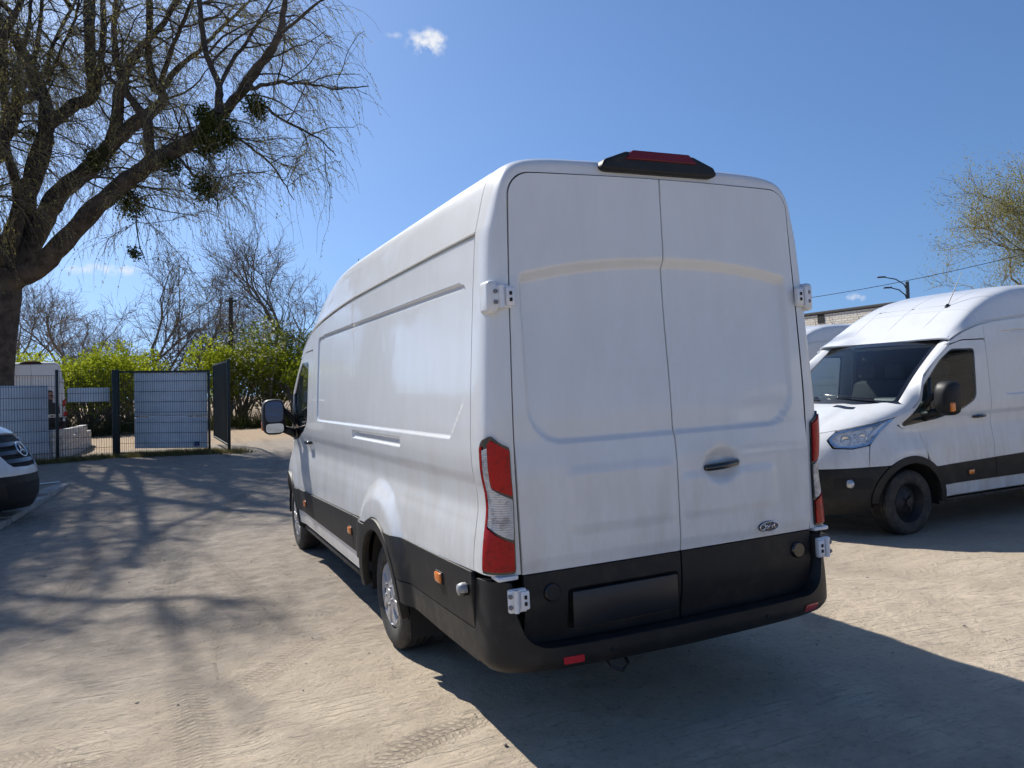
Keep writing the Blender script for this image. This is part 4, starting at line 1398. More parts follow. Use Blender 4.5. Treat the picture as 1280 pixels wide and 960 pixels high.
# loose pebbles and clods
def pebbles():
    V, F_ = [], []
    ico = [(0, 0, 1), (.894, 0, .447), (.276, .851, .447), (-.724, .526, .447), (-.724, -.526, .447), (.276, -.851, .447), (.724, .526, -.447), (-.276, .851, -.447), (-.894, 0, -.447), (-.276, -.851, -.447), (.724, -.526, -.447), (0, 0, -1)]
    fc = [(0, 1, 2), (0, 2, 3), (0, 3, 4), (0, 4, 5), (0, 5, 1), (1, 6, 2), (2, 7, 3), (3, 8, 4), (4, 9, 5), (5, 10, 1), (2, 6, 7), (3, 7, 8), (4, 8, 9), (5, 9, 10), (1, 10, 6)]
    for i in range(1900):
        if i % 3:
            x, y = nr.uniform(-4.5, 4.5), nr.uniform(-1, 9)
        else:
            x, y = nr.uniform(-8, 8), nr.uniform(8, 30)
        r = .0028 + .009 * nr.rand() ** 7 + (.006 if y > 9 else 0)
        s = nr.uniform(.6, 1.3, 3); k = len(V); zz = gz(x, y) + r * .1
        a = nr.uniform(0, 6)
        for p in ico:
            j = nr.uniform(.8, 1.2)
            px, py = p[0] * s[0] * j, p[1] * s[1] * j
            V.append((x + r * (px * math.cos(a) - py * math.sin(a)), y + r * (px * math.sin(a) + py * math.cos(a)), zz + r * p[2] * .7 * s[2]))
        F_ += [(q[0] + k, q[1] + k, q[2] + k) for q in fc]
    mesh_obj('gravel', V, F_, mat('pebble', (.30, .26, .21), .9, noise=(3, (.45, .40, .33), .4, .6)), None, False, kind='stuff', label='loose pebbles and clods scattered over the dusty yard', cat='gravel')


pebbles()

# ------------------------------------------------------------------ the four high-roof vans
MAIN = build_transit('cover')
for k, v in dict(label='white high-roof panel van in the middle, rear doors towards the viewer', category='van', group='white high-roof panel vans').items():
    MAIN[k] = v


def van_copy(loc, rz, label, wheels):
    r = MAIN.copy(); COL.objects.link(r)
    for ch in MAIN.children:
        if ch.name.startswith('wheel') and not ch.name.startswith('wheel_well'):
            continue
        copy_tree(ch, r)
    r.location = loc; r.rotation_euler = (0, 0, rz); r['label'] = label
    add_wheels(r, wheels, [(-.868, ARCH_R[0]), (.868, ARCH_R[0]), (-.868, ARCH_F[0]), (.868, ARCH_F[0])])
    return r


VAN2 = van_copy((10.718, 3.739, -.16), math.radians(89.42), 'white van on the right with black steel wheels, nose and windscreen turned to the left', 'steel')
VAN3 = van_copy((16.35, 12.1, gz(12, 12)), math.radians(90), 'pale van parked far behind the right-hand van, below the white brick building', 'steel')
VAN4 = van_copy((-6.15, 28.0, gz(-6, 28)), math.radians(7.5), 'white van behind the mesh fence beside the willow trunk, portrait advert on its back', 'cover')
VAN5 = van_copy((16.6, -7.6, -.16), math.radians(92), 'white van parked behind the viewer, seen only mirrored in the rear doors', 'steel')
VAN6 = van_copy((17.4, -12.6, -.16), math.radians(88), 'white van farthest behind the viewer, past the mirrored one', 'cover')
del_ = [c for c in VAN4.children if c.name.startswith('door_mirror')]
# printed portrait on the back of the fenced-off van
PR = empty('portrait_print', parent=VAN4)
def flat(name, pts, y, m_):
    return mesh_obj(name, [(x, y, z) for x, z in pts], [tuple(range(len(pts)))], m_, PR, False)
def ell(cx, cz, rx, rz_, n=20, a0=0, a1=360):
    return arc(0, 0, 1, a0, a1, n) and [(cx + rx * c, cz + rz_ * s) for c, s in arc(0, 0, 1, a0, a1, n)]
flat('printed_jacket', [(.18, .95), (.80, .95), (.78, 1.22), (.66, 1.33), (.54, 1.38), (.42, 1.36), (.26, 1.28)], -.006, mat('print_black', (.015, .015, .018), .5))
flat('printed_face', ell(.50, 1.56, .125, .20), -.009, mat('print_skin', (.36, .20, .15), .5))
flat('printed_hair', ell(.50, 1.68, .125, .095, 20, 5, 175) + [(.38, 1.66), (.43, 1.70), (.52, 1.715), (.60, 1.695), (.622, 1.66)], -.012, mat('print_hair', (.03, .018, .014), .5))
for cx in (.445, .565):
    flat('printed_glasses', ell(cx, 1.585, .05, .035), -.012, bpy.data.materials['print_black'])
flat('printed_beard', ell(.50, 1.41, .10, .06), -.0105, bpy.data.materials['print_hair'])


# ------------------------------------------------------------------ front-engined delivery van at the left edge
def build_sprinter():
    T = empty('delivery_van', (0, 0, 0), 0, label='white delivery van cut by the left edge, dark slatted grille with round star emblem', cat='van')
    y0 = 4.35
    X = pch([(.2, .93), (.35, .965), (.6, .985), (.9, .99), (1.2, .985), (1.45, .975), (2.0, .935), (2.4, .89)])
    YFs = pch([(.2, 5.80), (.35, 5.88), (.5, 5.90), (.75, 5.88), (.9, 5.83), (1.05, 5.75), (1.18, 5.66), (1.30, 5.53), (1.40, 5.34), (1.48, 5.08), (1.54, 4.80), (1.57, 4.62)])
    N = 2.5
    th_, s_, x_, y_ = arctab(.985, 1.52, N)
    um = y0 + s_[-1]
    AF, AR = (4.87, .345), (1.2, .345)

    def sd(u, z):
        u = np.asarray(u, float); z = np.asarray(z, float)
        th = np.interp(u - y0, s_, th_)
        cy = np.where(u <= y0, u, y0 + (YFs(z) - y0) * np.sin(th) ** (2 / N))
        cx = np.where(u <= y0, 1.0, np.maximum(np.cos(th), 1e-9) ** (2 / N))
        fl = .03 * (1 - ss(.44, .62, np.hypot(cy - AF[0], z - AF[1]))) + .03 * (1 - ss(.44, .62, np.hypot(cy - AR[0], z - AR[1])))
        groove = .012 * (1 - ss(.01, .03, np.abs(z - 1.12))) * (cy < 4.6)
        return st(-(X(z) + fl - groove) * cx, cy, z)

    def ns(w, z):
        P = sd(um - np.abs(w), z)
        P[:, 0] *= np.where(np.asarray(w) > 0, -1, 1)
        return P
    wx = lambda x: um - (y0 + float(np.interp(-abs(x), -x_, s_)))
    wy = lambda y: um - ((y0 + float(np.interp(y - y0, y_, s_))) if y > y0 else y)
    zt = pch([(0, 2.55), (2.6, 2.58), (3.2, 2.52), (3.7, 2.32), (3.95, 2.17)]); zr = pch([(0, 2.33), (3.0, 2.33), (3.5, 2.24), (3.95, 2.08)])

    def rf_(q, y):
        q = np.asarray(q, float); t = 1 - np.abs(q)
        a, b = zr(y), zt(y)
        return st(X(a) * RXI(t) * np.sign(q + 1e-12), y, a + (b - a) * RZE(t))
    panel('roof_panel', [(q, .05) for q in np.linspace(-.995, .995, 20)] + [(q, 3.92 + .05 * (1 - q * q)) for q in np.linspace(.995, -.995, 20)], rf_, PAINT, T, dv=.1, du=.04, edge=.06)
    wsb = lambda a: st(.83 * a, 4.66 + .16 * (1 - a * a), 1.50 + .05 * (1 - a * a))
    wst = lambda a: st(.78 * a, 3.90 + .07 * (1 - a * a), 2.10 + .05 * (1 - a * a))
    wsf = lambda a, b: wsb(np.asarray(a, float)) * (1 - np.asarray(b, float)[:, None]) + wst(np.asarray(a, float)) * np.asarray(b, float)[:, None] + np.stack([0 * b, .05 * b * (1 - b), .05 * b * (1 - b)], -1)
    panel('windscreen', [(-1, 0), (1, 0), (1, 1), (-1, 1)], wsf, WSGLASS, T, flip=True, lip=0, edge=.1, du=.1, dv=.1)
    for m in (False, True):
        kw = dict(mirror=m, flip=True)
        win = rpoly([(3.15, 1.98), (3.75, 1.98), (4.45, 1.44), (4.40, 1.30), (3.15, 1.36)], .05)
        arcs = lambda c, a0, a1: arc(c[0], c[1], .42, a0, a1, 10)
        up = [(.03, .25)] + arcs(AR, 190, -10) + [(3.02, .26), (3.02, 2.30)] + [(y, float(zr(y)) - .004) for y in np.linspace(3.0, .03, 12)]
        panel('side_panel', up, sd, PAINT, T, lip=.02, **kw)
        dr = [(3.03, .26), (4.42, .26)] + arcs(AF, 190, 150)[:5] + [(4.46, .75), (4.50, 1.2), (4.60, 1.42), (4.55, 1.50), (3.95, 2.0), (3.85, 2.10), (3.03, 2.28)]
        dr = [(y0 + float(np.interp(y - y0, y_, s_)) if y > y0 else y, z) for y, z in dr]
        winu = [(y0 + float(np.interp(y - y0, y_, s_)) if y > y0 else y, z) for y, z in win]
        D = panel('front_door', dr, sd, PAINT, T, holes=[winu[::-1]], lip=.02, **kw)
        panel('window_pane', winu, sd, SIDEGLASS, D, off=-.01, lip=0, **kw)

        def pil(a, b):
            a = np.asarray(a, float); b = np.asarray(b, float)
            P = wsf(-1 + 0 * a, b)
            oy = 4.68 + (3.95 - 4.68) * b; oz = 1.46 + (2.07 - 1.46) * b
            Q = sd(np.where(oy > y0, y0 + np.interp(oy - y0, y_, s_), oy), oz)
            return P + (Q - P) * a[:, None]
        panel('windscreen_pillar', [(0, -.03), (1.02, -.03), (1.02, 1.04), (0, 1.04)], pil, PAINT, T, mirror=m, flip=False, du=.2, dv=.1, edge=.1, lip=.01)
        w_ = lambda p: (-wy(p[0]), p[1])
        wing = [(-wy(4.472), .75), (-wy(4.49), .742)] + [(-wy(y), z) for y, z in arcs(AF, 112, 20)] + [(-wy(5.33), .70), (-wy(5.38), .84), (-wy(5.30), 1.0), (-wy(5.05), 1.34), (-wy(4.85), 1.47), (-wy(4.62), 1.52), (-wy(4.615), 1.42), (-wy(4.51), 1.2)]
        panel('front_wing', wing, ns, PAINT, T, lip=.02, du=.05, dv=.05, **kw)
        hl = rpoly([(-wy(5.07), 1.34), (-wy(5.32), 1.0), (-wy(5.40), .88), (-wx(.70), .845), (-wx(.56), .90), (-wx(.66), 1.10), (-wx(.80), 1.22)], .03)
        L = panel('headlight', hl, ns, mat('lamp_bowl_grey', (.20, .21, .23), .3, .6) if not m else bpy.data.materials['lamp_bowl_grey'], T, off=-.03, lip=0, **kw)
        panel('lamp_lens', hl, ns, HEADLENS, L, off=.002, lip=.03, **kw)
        for x, z, r in ((.74, 1.0, .07), (.84, 1.06, .05)):
            p = ns(np.array([-wx(x)]), np.array([z]))[0]
            o = MB().lathe([(r, .0), (r * .8, -.015), (0, -.03)], 18, 'Z').build('reflector_bowl', CHROME, L, smooth=True)
            g_ = 1 if not m else -1
            n2 = Vector((-.6 * g_, 1, .25)).normalized()
            o.location = (p[0] * g_ - n2.x * .02, p[1] - n2.y * .02, p[2]); o.rotation_euler = n2.to_track_quat('Z', 'Y').to_euler()
        band = [(-wy(5.34), .70), (-wx(.0), .69), (-wx(.0), .80), (-wx(.34), .815), (-wx(.40), .87), (-wx(.55), 1.20), (-wx(.60), 1.20), (-wx(.63), 1.10), (-wx(.535), .90), (-wx(.69), .832), (-wy(5.41), .868), (-wy(5.39), .84)]
        panel('bumper_skin', band, ns, PAINT, T, lip=.02, du=.05, dv=.05, **kw)
        sg = -1 if not m else 1
        for (cy, cz) in (AF, AR):
            V, Fc = [], []
            for j, t in enumerate(np.radians(np.linspace(-12, 192, 21))):
                for x in (.97, .5): V.append((sg * x, cy + .41 * math.cos(t), cz + .41 * math.sin(t)))
            for j in range(20): Fc.append((2 * j, 2 * j + 1, 2 * j + 3, 2 * j + 2))
            mesh_obj('wheel_well', V, Fc, VOIDBLK, T)
        mi = empty('door_mirror', parent=T)
        MB().box((sg * 1.17, 4.30, 1.60), (.22, .14, .36), .05, seg=3).build('mirror_housing', PLASTIC, mi, auto=50)
        MB().tube([(sg * 1.10, 4.30, 1.46), (sg * .98, 4.33, 1.44)], .035, 8).build('mirror_arm', PLASTIC, mi, smooth=True)
    hood = [(-wy(5.03), 1.36), (-wx(.80), 1.235), (-wx(.62), 1.215), (-wx(.45), 1.275), (0, 1.30), (wx(.45), 1.275), (wx(.62), 1.215), (wx(.80), 1.235), (wy(5.03), 1.36), (wy(4.84), 1.48), (wx(.8), 1.545), (0, 1.55), (-wx(.8), 1.545), (-wy(4.84), 1.48)]
    panel('bonnet', rpoly(hood, .03), ns, PAINT, T, du=.06, dv=.012, flip=True, lip=.03)
    gr = rpoly([(-wx(.38), .83), (0, .805), (wx(.38), .83), (wx(.555), 1.20), (wx(.44), 1.262), (0, 1.287), (-wx(.44), 1.262), (-wx(.555), 1.20)], .03)
    G = panel('grille', gr, ns, VOIDBLK, T, flip=True, off=-.03, lip=.02, du=.06, dv=.05)
    for z in (.87, .99, 1.11):
        hw = wx(.39 + (z - .83) * .38)
        panel('grille_slat', rpoly([(-hw, z), (hw, z), (hw + .02, z + .055), (-hw - .02, z + .055)], .01), ns, mat('slat_grey', (.06, .062, .066), .3, .3, .5) if 'slat_grey' not in bpy.data.materials else bpy.data.materials['slat_grey'], G, flip=True, off=.004, lip=.03, du=.06)
    e = empty('star_emblem', parent=T)
    cy_ = float(YFs(1.05)) + .03
    tl_ = math.radians(28)
    pt = lambda r, t: (r * math.sin(t), cy_ - r * math.cos(t) * math.sin(tl_), 1.05 + r * math.cos(t) * math.cos(tl_))
    MB().tube([pt(.115, t) for t in np.linspace(0, 2 * PI, 33)], .011, 8).build('ring', CHROME, e, smooth=True)
    for k in range(3):
        t = 2 * PI * k / 3
        MB().tube([pt(0, t), pt(.112, t)], [.020, .005], 6).build('star_arm', CHROME, e, smooth=True)
    lb = [(-wy(5.27), .694), (0, .684), (wy(5.27), .694)] + [(wy(y), z) for y, z in arc(AF[0], AF[1], .42, 50, -8, 6)] + [(wy(5.32), .24), (0, .20), (-wy(5.32), .24)] + [(-wy(y), z) for y, z in arc(AF[0], AF[1], .42, -8, 50, 6)]
    B = panel('front_bumper', lb, ns, PLASTIC, T, du=.06, dv=.05, flip=True, lip=.03)
    panel('air_intake', rpoly([(-wx(.45), .36), (wx(.45), .36), (wx(.5), .58), (-wx(.5), .58)], .03), ns, VOIDBLK, B, flip=True, off=.005, lip=.01)
    for s2 in (-1, 1):
        q = sorted((s2 * wx(.62), s2 * wx(.78)))
        panel('fog_light', rpoly([(q[0], .44), (q[1], .44), (q[1], .56), (q[0], .56)], .03), ns, GLOSSBLK, B, flip=True, off=.006, lip=.01)
    MB().box((0, .03, 1.30), (1.86, .05, 2.1), .02).build('rear_doors', PAINT, T, auto=40)
    MB().box((0, 2.7, .58), (1.0, 5.0, .5), .03).build('underbody', VOIDBLK, T)
    MB().box((0, 2.9, 1.4), (1.80, .04, 1.55), .01).build('bulkhead', INTERIOR, T)
    MB().box((0, 4.35, 1.22), (1.74, .5, .42), .08, seg=3).build('dashboard', INTERIOR, T, auto=50)
    for x in (-.42, .42):
        s3 = empty('seat', parent=T)
        MB().box((x, 3.55, .95), (.5, .5, .16), .05, seg=3).build('cushion', SEATCLOTH, s3, auto=50)
        MB().box((x, 3.28, 1.35), (.5, .15, .75), .05, seg=3).build('backrest', SEATCLOTH, s3, auto=50)
    add_wheels(T, 'steel', [(-.85, AR[1] * 0 + AR[0]), (.85, AR[0]), (-.85, AF[0]), (.85, AF[0])])
    return T


SP = build_sprinter()
hd = math.radians(-106)
fx, fy = -4.03, 10.25
SP.location = (fx + math.sin(hd) * 5.9, fy - math.cos(hd) * 5.9, gz(fx, fy) - .005)
SP.rotation_euler = (0, 0, hd)

# ------------------------------------------------------------------ kerb in front of it
CONC = mat('kerb_concrete', (.36, .345, .315), .85, noise=(5, (.22, .21, .19), .42, .7), bump=(60, .4, .01))
KB = empty('concrete_kerb', (-4.2, 12, 0), label='low pale concrete kerb running under the nose of the left van', cat='kerb')
kp = [(-3.985, 14.0), (-4.19, 12.35), (-4.31, 11.3), (-4.43, 10.25), (-4.56, 9.2), (-4.69, 8.15), (-4.83, 7.1), (-4.98, 6.05)]
kdir = []
for i in range(len(kp) - 1):
    a, b = Vector((*kp[i], 0)), Vector((*kp[i + 1], 0))
    c = (a + b) / 2
    L = (b - a).length - .012
    an = math.atan2((b - a).y, (b - a).x)
    o = MB().box((0, 0, 0), (L, .26, .20), .014).build('kerb_stone', CONC, KB, auto=40)
    o.location = (c.x + 4.2, c.y - 12, gz(c.x, c.y) - .02 + rnd.uniform(-.008, .008)); o.rotation_euler = (rnd.uniform(-.01, .01), 0, an + rnd.uniform(-.01, .01))
WHITEBITS = mat('paper_scrap', (.7, .7, .68), .8)
o = MB().box((0, 0, 0), (.35, .16, .01), .003, Matrix.Rotation(.3, 3, 'Z')).build('paper_scrap', WHITEBITS, None, label='flat white scrap lying on the ground before the fence', cat='litter')
sc_ = at(62, 597, 15.2); o.location = (sc_[0], sc_[1], gz(sc_[0], sc_[1]) + .02)


# ------------------------------------------------------------------ mesh fence, gate and white sheets
GREEN_STEEL = mat('dark_green_steel', (.016, .024, .024), .5, .2)
SHEET = mat('white_sheet', (.80, .80, .80), .5, .0, .2, noise=(2.2, (.66, .67, .69), .4, .7))
LEAN = Matrix.Rotation(math.radians(2.2), 3, Vector((FW[0], FW[1], 0)).normalized())     # the posts lean a little, as in the yard


def fence_section(name, a, b, z0, h, label, sheets=(), post_a=True, post_b=True, frame=False, cat='fence', lift=.05, group=None):
    a, b = Vector((a[0], a[1], 0)), Vector((b[0], b[1], 0))
    L = (b - a).length
    an = math.atan2((b - a).y, (b - a).x)
    root = empty(name, (a.x, a.y, z0), an, label=label, cat=cat, group=group)
    for ok, x in ((post_a, 0), (post_b, L)):
        if ok:
            MB().box((x, 0, h / 2), (.07, .07, h + .08), .006).build('post', GREEN_STEEL, root, auto=40)
    V, F_ = [], []

    def wire(p, q, r):
        k = len(V)
        d = (Vector(q) - Vector(p)).normalized()
        s = d.cross(Vector((0, 1, 0))).normalized() * r
        t = Vector((0, r, 0))
        for e in (Vector(p), Vector(q)):
            V.extend([e + s, e + t, e - s, e - t])
        F_.extend([(k + i, k + (i + 1) % 4, k + 4 + (i + 1) % 4, k + 4 + i) for i in range(4)])
    n = int(L / .055)
    for i in range(1, n):
        x = L * i / n
        wire((x, 0, lift), (x, 0, h), .0038)
    m = int((h - lift) / .25)
    for j in range(m + 1):
        z = lift + (h - lift) * j / m
        for dy in (-.008,):
            wire((.03, dy, z), (L - .03, dy, z), .0045)
    mesh_obj('wire_mesh', V, F_, GREEN_STEEL, root, False, kind='stuff')
    if frame:
        for x in (.03, L - .03):
            MB().box((x, .012, (h + lift) / 2), (.045, .045, h - lift), .004).build('frame_bar', GREEN_STEEL, root, auto=40)
        for z in (lift + .02, h - .02):
            MB().box((L / 2, .012, z), (L - .1, .045, .045), .004).build('frame_bar', GREEN_STEEL, root, auto=40)
    for x0, x1, z0_, z1 in sheets:
        V, F_ = [], []
        nz = 24
        for i in range(nz + 1):
            z = z0_ + (z1 - z0_) * i / nz
            d = .030 + .004 * math.sin(i * 1.9)
            for x in (x0, x1):
                V.append((x, d, z))
        for i in range(nz):
            F_.append((2 * i, 2 * i + 1, 2 * i + 3, 2 * i + 2))
        o = mesh_obj('white_sheet', V, F_, SHEET, root)
        sol = o.modifiers.new('thick', 'SOLIDIFY'); sol.thickness = .006
    return root


FA, FB_, P1, P2, P2B, P3A, P3 = (-9.6, 18.28), (-7.1, 18.65), (-4.58, 19.02), (-3.35, 19.22), (-3.27, 19.2), (-1.12, 18.22), (-.70, 17.85)
FZ = .27
FG = 'fence sections along the yard'
fence_section('fence_section', (-12.1, 17.9), FA, FZ, 2.22, 'mesh fence section farthest left, hidden past the willow', post_b=False, group=FG)
fence_section('fence_section', FA, FB_, FZ, 2.22, 'mesh fence section with white sheet left of the willow trunk', [(.2, 2.4, .35, 2.1)], post_b=False, group=FG)
fence_section('fence_section', FB_, P1, FZ, 2.22, 'mesh fence section with tall white sheet behind the left van\'s bonnet', [(.05, 2.36, .30, 1.98)], post_b=False, group=FG)
fence_section('fence_section', P1, P2, FZ, 2.24, 'narrow mesh fence section carrying one small white board near its top', [(.22, 1.16, 1.48, 1.83)], post_b=True, group=FG)
G1 = fence_section('gate_leaf', P2B, P3A, FZ - .02, 2.22, 'closed mesh gate leaf covered by one large white sheet in two halves', [(.42, 2.28, .25, 1.045), (.42, 2.28, 1.065, 2.19)], post_a=True, post_b=False, frame=True, cat='gate', lift=.12)
MB().box((2.02, -.012, .36), (.13, .004, .11), .001).build('blue_sticker', mat('sticker_blue', (.03, .05, .13), .5), G1)
MB().box((1.3, -.012, 1.055), (1.0, .008, .02), .002).build('joint_strip', mat('joint_white', (.75, .76, .78), .4), G1)
fence_section('gate_leaf', P3, (-.80, 21.7), FZ - .01, 2.33, 'dark mesh gate leaf standing open, swung away from the yard', post_a=True, post_b=False, frame=True, cat='gate', lift=.18)
for nm_ in ('fence_section', 'gate_leaf'):
    for o in [q for q in COL.objects if q.name.split('.')[0] == nm_]:
        o.rotation_mode = 'QUATERNION'
        o.rotation_quaternion = LEAN.to_quaternion() @ Matrix.Rotation(o.rotation_euler.z, 3, 'Z').to_quaternion()

# low wall of stacked white blocks behind the fence
BLK = mat('white_block', (.55, .54, .52), .8, noise=(4, (.36, .34, .31), .4, .7), bump=(40, .4, .01))
WALL = empty('block_wall', (-5.5, 20.1, FZ), label='low stacked wall of white blocks behind the fence', cat='wall')
bmesh_ = None
path = [(-5.5, 20.1), (-4.9, 20.35), (-4.55, 21.2), (-4.42, 23.0), (-4.32, 25.0)]
seg = []
for i in range(len(path) - 1):
    a, b = Vector(path[i]), Vector(path[i + 1])
    n = max(1, round((b - a).length / .42))
    for k in range(n):
        seg.append((a + (b - a) * (k + .5) / n, math.atan2((b - a).y, (b - a).x), (b - a).length / n))
for ci in range(4):
    for k, (p, an, L) in enumerate(seg):
        if ci == 3 and (k % 7 == 5 or k > len(seg) - 3):
            continue
        if bmesh_ is None:
            o = MB().box((0, 0, 0), (.40, .20, .185), .01).build('block', BLK, WALL, auto=40); bmesh_ = o.data
        else:
            o = put(bpy.data.objects.new('block', bmesh_), WALL)
        o.location = (p.x + 5.5 + rnd.uniform(-.012, .012), p.y - 20.1 + rnd.uniform(-.02, .02), .095 + ci * .192)
        o.rotation_euler = (0, 0, an + rnd.uniform(-.05, .05)); o.scale = (L / .415, 1, 1)


# ------------------------------------------------------------------ trees and shrubs
def tubes_mesh(name, lines, sides, material, parent, **kw):
    """lines: list of (Nx3 points, N radii); all tubes of one part"""
    V, F_, k = [], [], 0
    ca = np.cos(np.arange(sides) * 2 * PI / sides); sa = np.sin(np.arange(sides) * 2 * PI / sides)
    for P, R in lines:
        P = np.asarray(P, float); R = np.asarray(R, float)
        T = np.gradient(P, axis=0); T /= np.maximum(np.linalg.norm(T, axis=1, keepdims=True), 1e-9)
        ref = np.array([0, 0, 1.]) if abs(T[0, 2]) < .85 else np.array([1., .3, 0])
        A = np.cross(T, ref); A /= np.maximum(np.linalg.norm(A, axis=1, keepdims=True), 1e-9)
        B = np.cross(T, A)
        ring_ = P[:, None] + (A[:, None] * ca[None, :, None] + B[:, None] * sa[None, :, None]) * R[:, None, None]
        V.append(ring_.reshape(-1, 3))
        n = len(P)
        i = np.arange(n - 1)[:, None] * sides; j = np.arange(sides)[None, :]
        q = np.stack([i + j, i + (j + 1) % sides, i + sides + (j + 1) % sides, i + sides + j], -1).reshape(-1, 4) + k
        F_.append(q); k += n * sides
    return np_mesh(name, np.concatenate(V), np.concatenate(F_), material, parent, **kw)


def np_mesh(name, V, F_, material, parent=None, smooth=True, **kw):
    me = bpy.data.meshes.new(name)
    w = F_.shape[1]
    me.vertices.add(len(V)); me.vertices.foreach_set('co', V.astype(np.float32).ravel())
    me.loops.add(F_.size); me.loops.foreach_set('vertex_index', F_.ravel().astype(np.int32))
    me.polygons.add(len(F_)); me.polygons.foreach_set('loop_start', np.arange(0, F_.size, w, dtype=np.int32)); me.polygons.foreach_set('loop_total', np.full(len(F_), w, np.int32))
    if smooth:
        me.polygons.foreach_set('use_smooth', np.ones(len(F_), bool))
    me.materials.append(material)
    me.update()
    return put(bpy.data.objects.new(name, me), parent, **kw)


def leaf_mesh(name, C_, size, material, parent, rs, aspect=.5, dirs=None, **kw):
    n = len(C_)
    a = rs.normal(size=(n, 3)) if dirs is None else dirs + .5 * rs.normal(size=(n, 3))
    a /= np.linalg.norm(a, axis=1, keepdims=True)
    b = np.cross(a, rs.normal(size=(n, 3))); b /= np.linalg.norm(b, axis=1, keepdims=True)
    s = (size * rs.uniform(.55, 1.3, n))[:, None]
    V = np.stack([C_ - a * s * .5, C_ + b * s * aspect * .5, C_ + a * s * .5, C_ - b * s * aspect * .5], 1).reshape(-1, 3)
    return np_mesh(name, V, np.arange(4 * n).reshape(-1, 4), material, parent, False, **kw)


def leafmat(name, c1, c2, tr=.35):
    m = bpy.data.materials.new(name); m.use_nodes = True
    n, l = m.node_tree.nodes, m.node_tree.links
    n.clear()
    o = n.new('ShaderNodeOutputMaterial'); g = n.new('ShaderNodeNewGeometry')
    x = n.new('ShaderNodeMix'); x.data_type = 'RGBA'
    x.inputs['A'].default_value = (*c1, 1); x.inputs['B'].default_value = (*c2, 1)
    l.new(g.outputs['Random Per Island'], x.inputs['Factor'])
    d = n.new('ShaderNodeBsdfDiffuse'); t = n.new('ShaderNodeBsdfTranslucent'); s = n.new('ShaderNodeMixShader')
    s.inputs[0].default_value = tr
    for b in (d, t): l.new(x.outputs['Result'], b.inputs[0])
    l.new(d.outputs[0], s.inputs[1]); l.new(t.outputs[0], s.inputs[2]); l.new(s.outputs[0], o.inputs[0])
    return m


BARK = mat('willow_bark', (.085, .070, .056), .95, noise=(3.5, (.035, .028, .023), .42, .62), bump=(9, 1.0, .08))
TWIG = mat('willow_twig', (.20, .17, .105), .9)
BARE = mat('bare_bark', (.20, .172, .14), .95)
BUD = leafmat('willow_buds', (.26, .25, .07), (.36, .33, .12), .5)
SPRING = leafmat('spring_leaves', (.20, .25, .014), (.38, .42, .04), .5)
SPRING2 = leafmat('spring_leaves_dull', (.12, .15, .025), (.25, .27, .06), .45)
BROWNL = leafmat('dry_scrub', (.10, .075, .045), (.17, .13, .08), .2)
MISTLE = leafmat('mistletoe_leaves', (.045, .060, .018), (.085, .10, .03), .2)
BLOSSOM = leafmat('white_blossom', (.7, .68, .62), (.8, .78, .75), .3)


def curve_grow(p, d, L, n, rs, wob, grav):
    """a limb that wanders and bends under its own weight"""
    P = [np.array(p, float)]
    d = np.array(d, float); d /= np.linalg.norm(d)
    for i in range(n):
        d = d + rs.normal(size=3) * wob + np.array([0, 0, -grav * (i + 1) / n])
        d /= np.linalg.norm(d)
        P.append(P[-1] + d * L / n)
    return np.array(P)


def px_limb(pts, rad, d0, d1, n=5):
    """traced limb in the willow's own depth range"""
    k = len(pts)
    W = np.array([at(x, y, d0 + (d1 - d0) * i / (k - 1)) for i, (x, y) in enumerate(pts)])
    P = spline(W, n)
    R = np.interp(np.linspace(0, 1, len(P)), np.linspace(0, 1, len(rad)), rad)
    return P, R


def shade_ok(P):
    """the photograph's vans stand in full sun: no crown between them and the sun"""
    for h, x0, x1, y0, y1 in ((2.6, -1.6, 1.4, -.5, 7.3), (.8, -1.6, 1.4, -.5, 7.3), (2.3, 3.2, 12, 1.6, 5.8), (1.0, 3.2, 12, 1.6, 5.8), (0, 1.4, 8, -3, 6)):
        x, y = P[:, 0] + .35 * (P[:, 2] - h), P[:, 1] - 1.05 * (P[:, 2] - h)
        if ((x > x0) & (x < x1) & (y > y0) & (y < y1)).any():
            return False
    return True


def crown_edge(P):
    """how far a twig sticks out past the crown's right-hand outline (an edge that slopes in towards the bottom)"""
    d = P - CAM_POS
    z = d @ FW
    return float(((d @ RT) / z + .158 + .34 * np.maximum(0, .37 - (d @ UP) / z)).max())


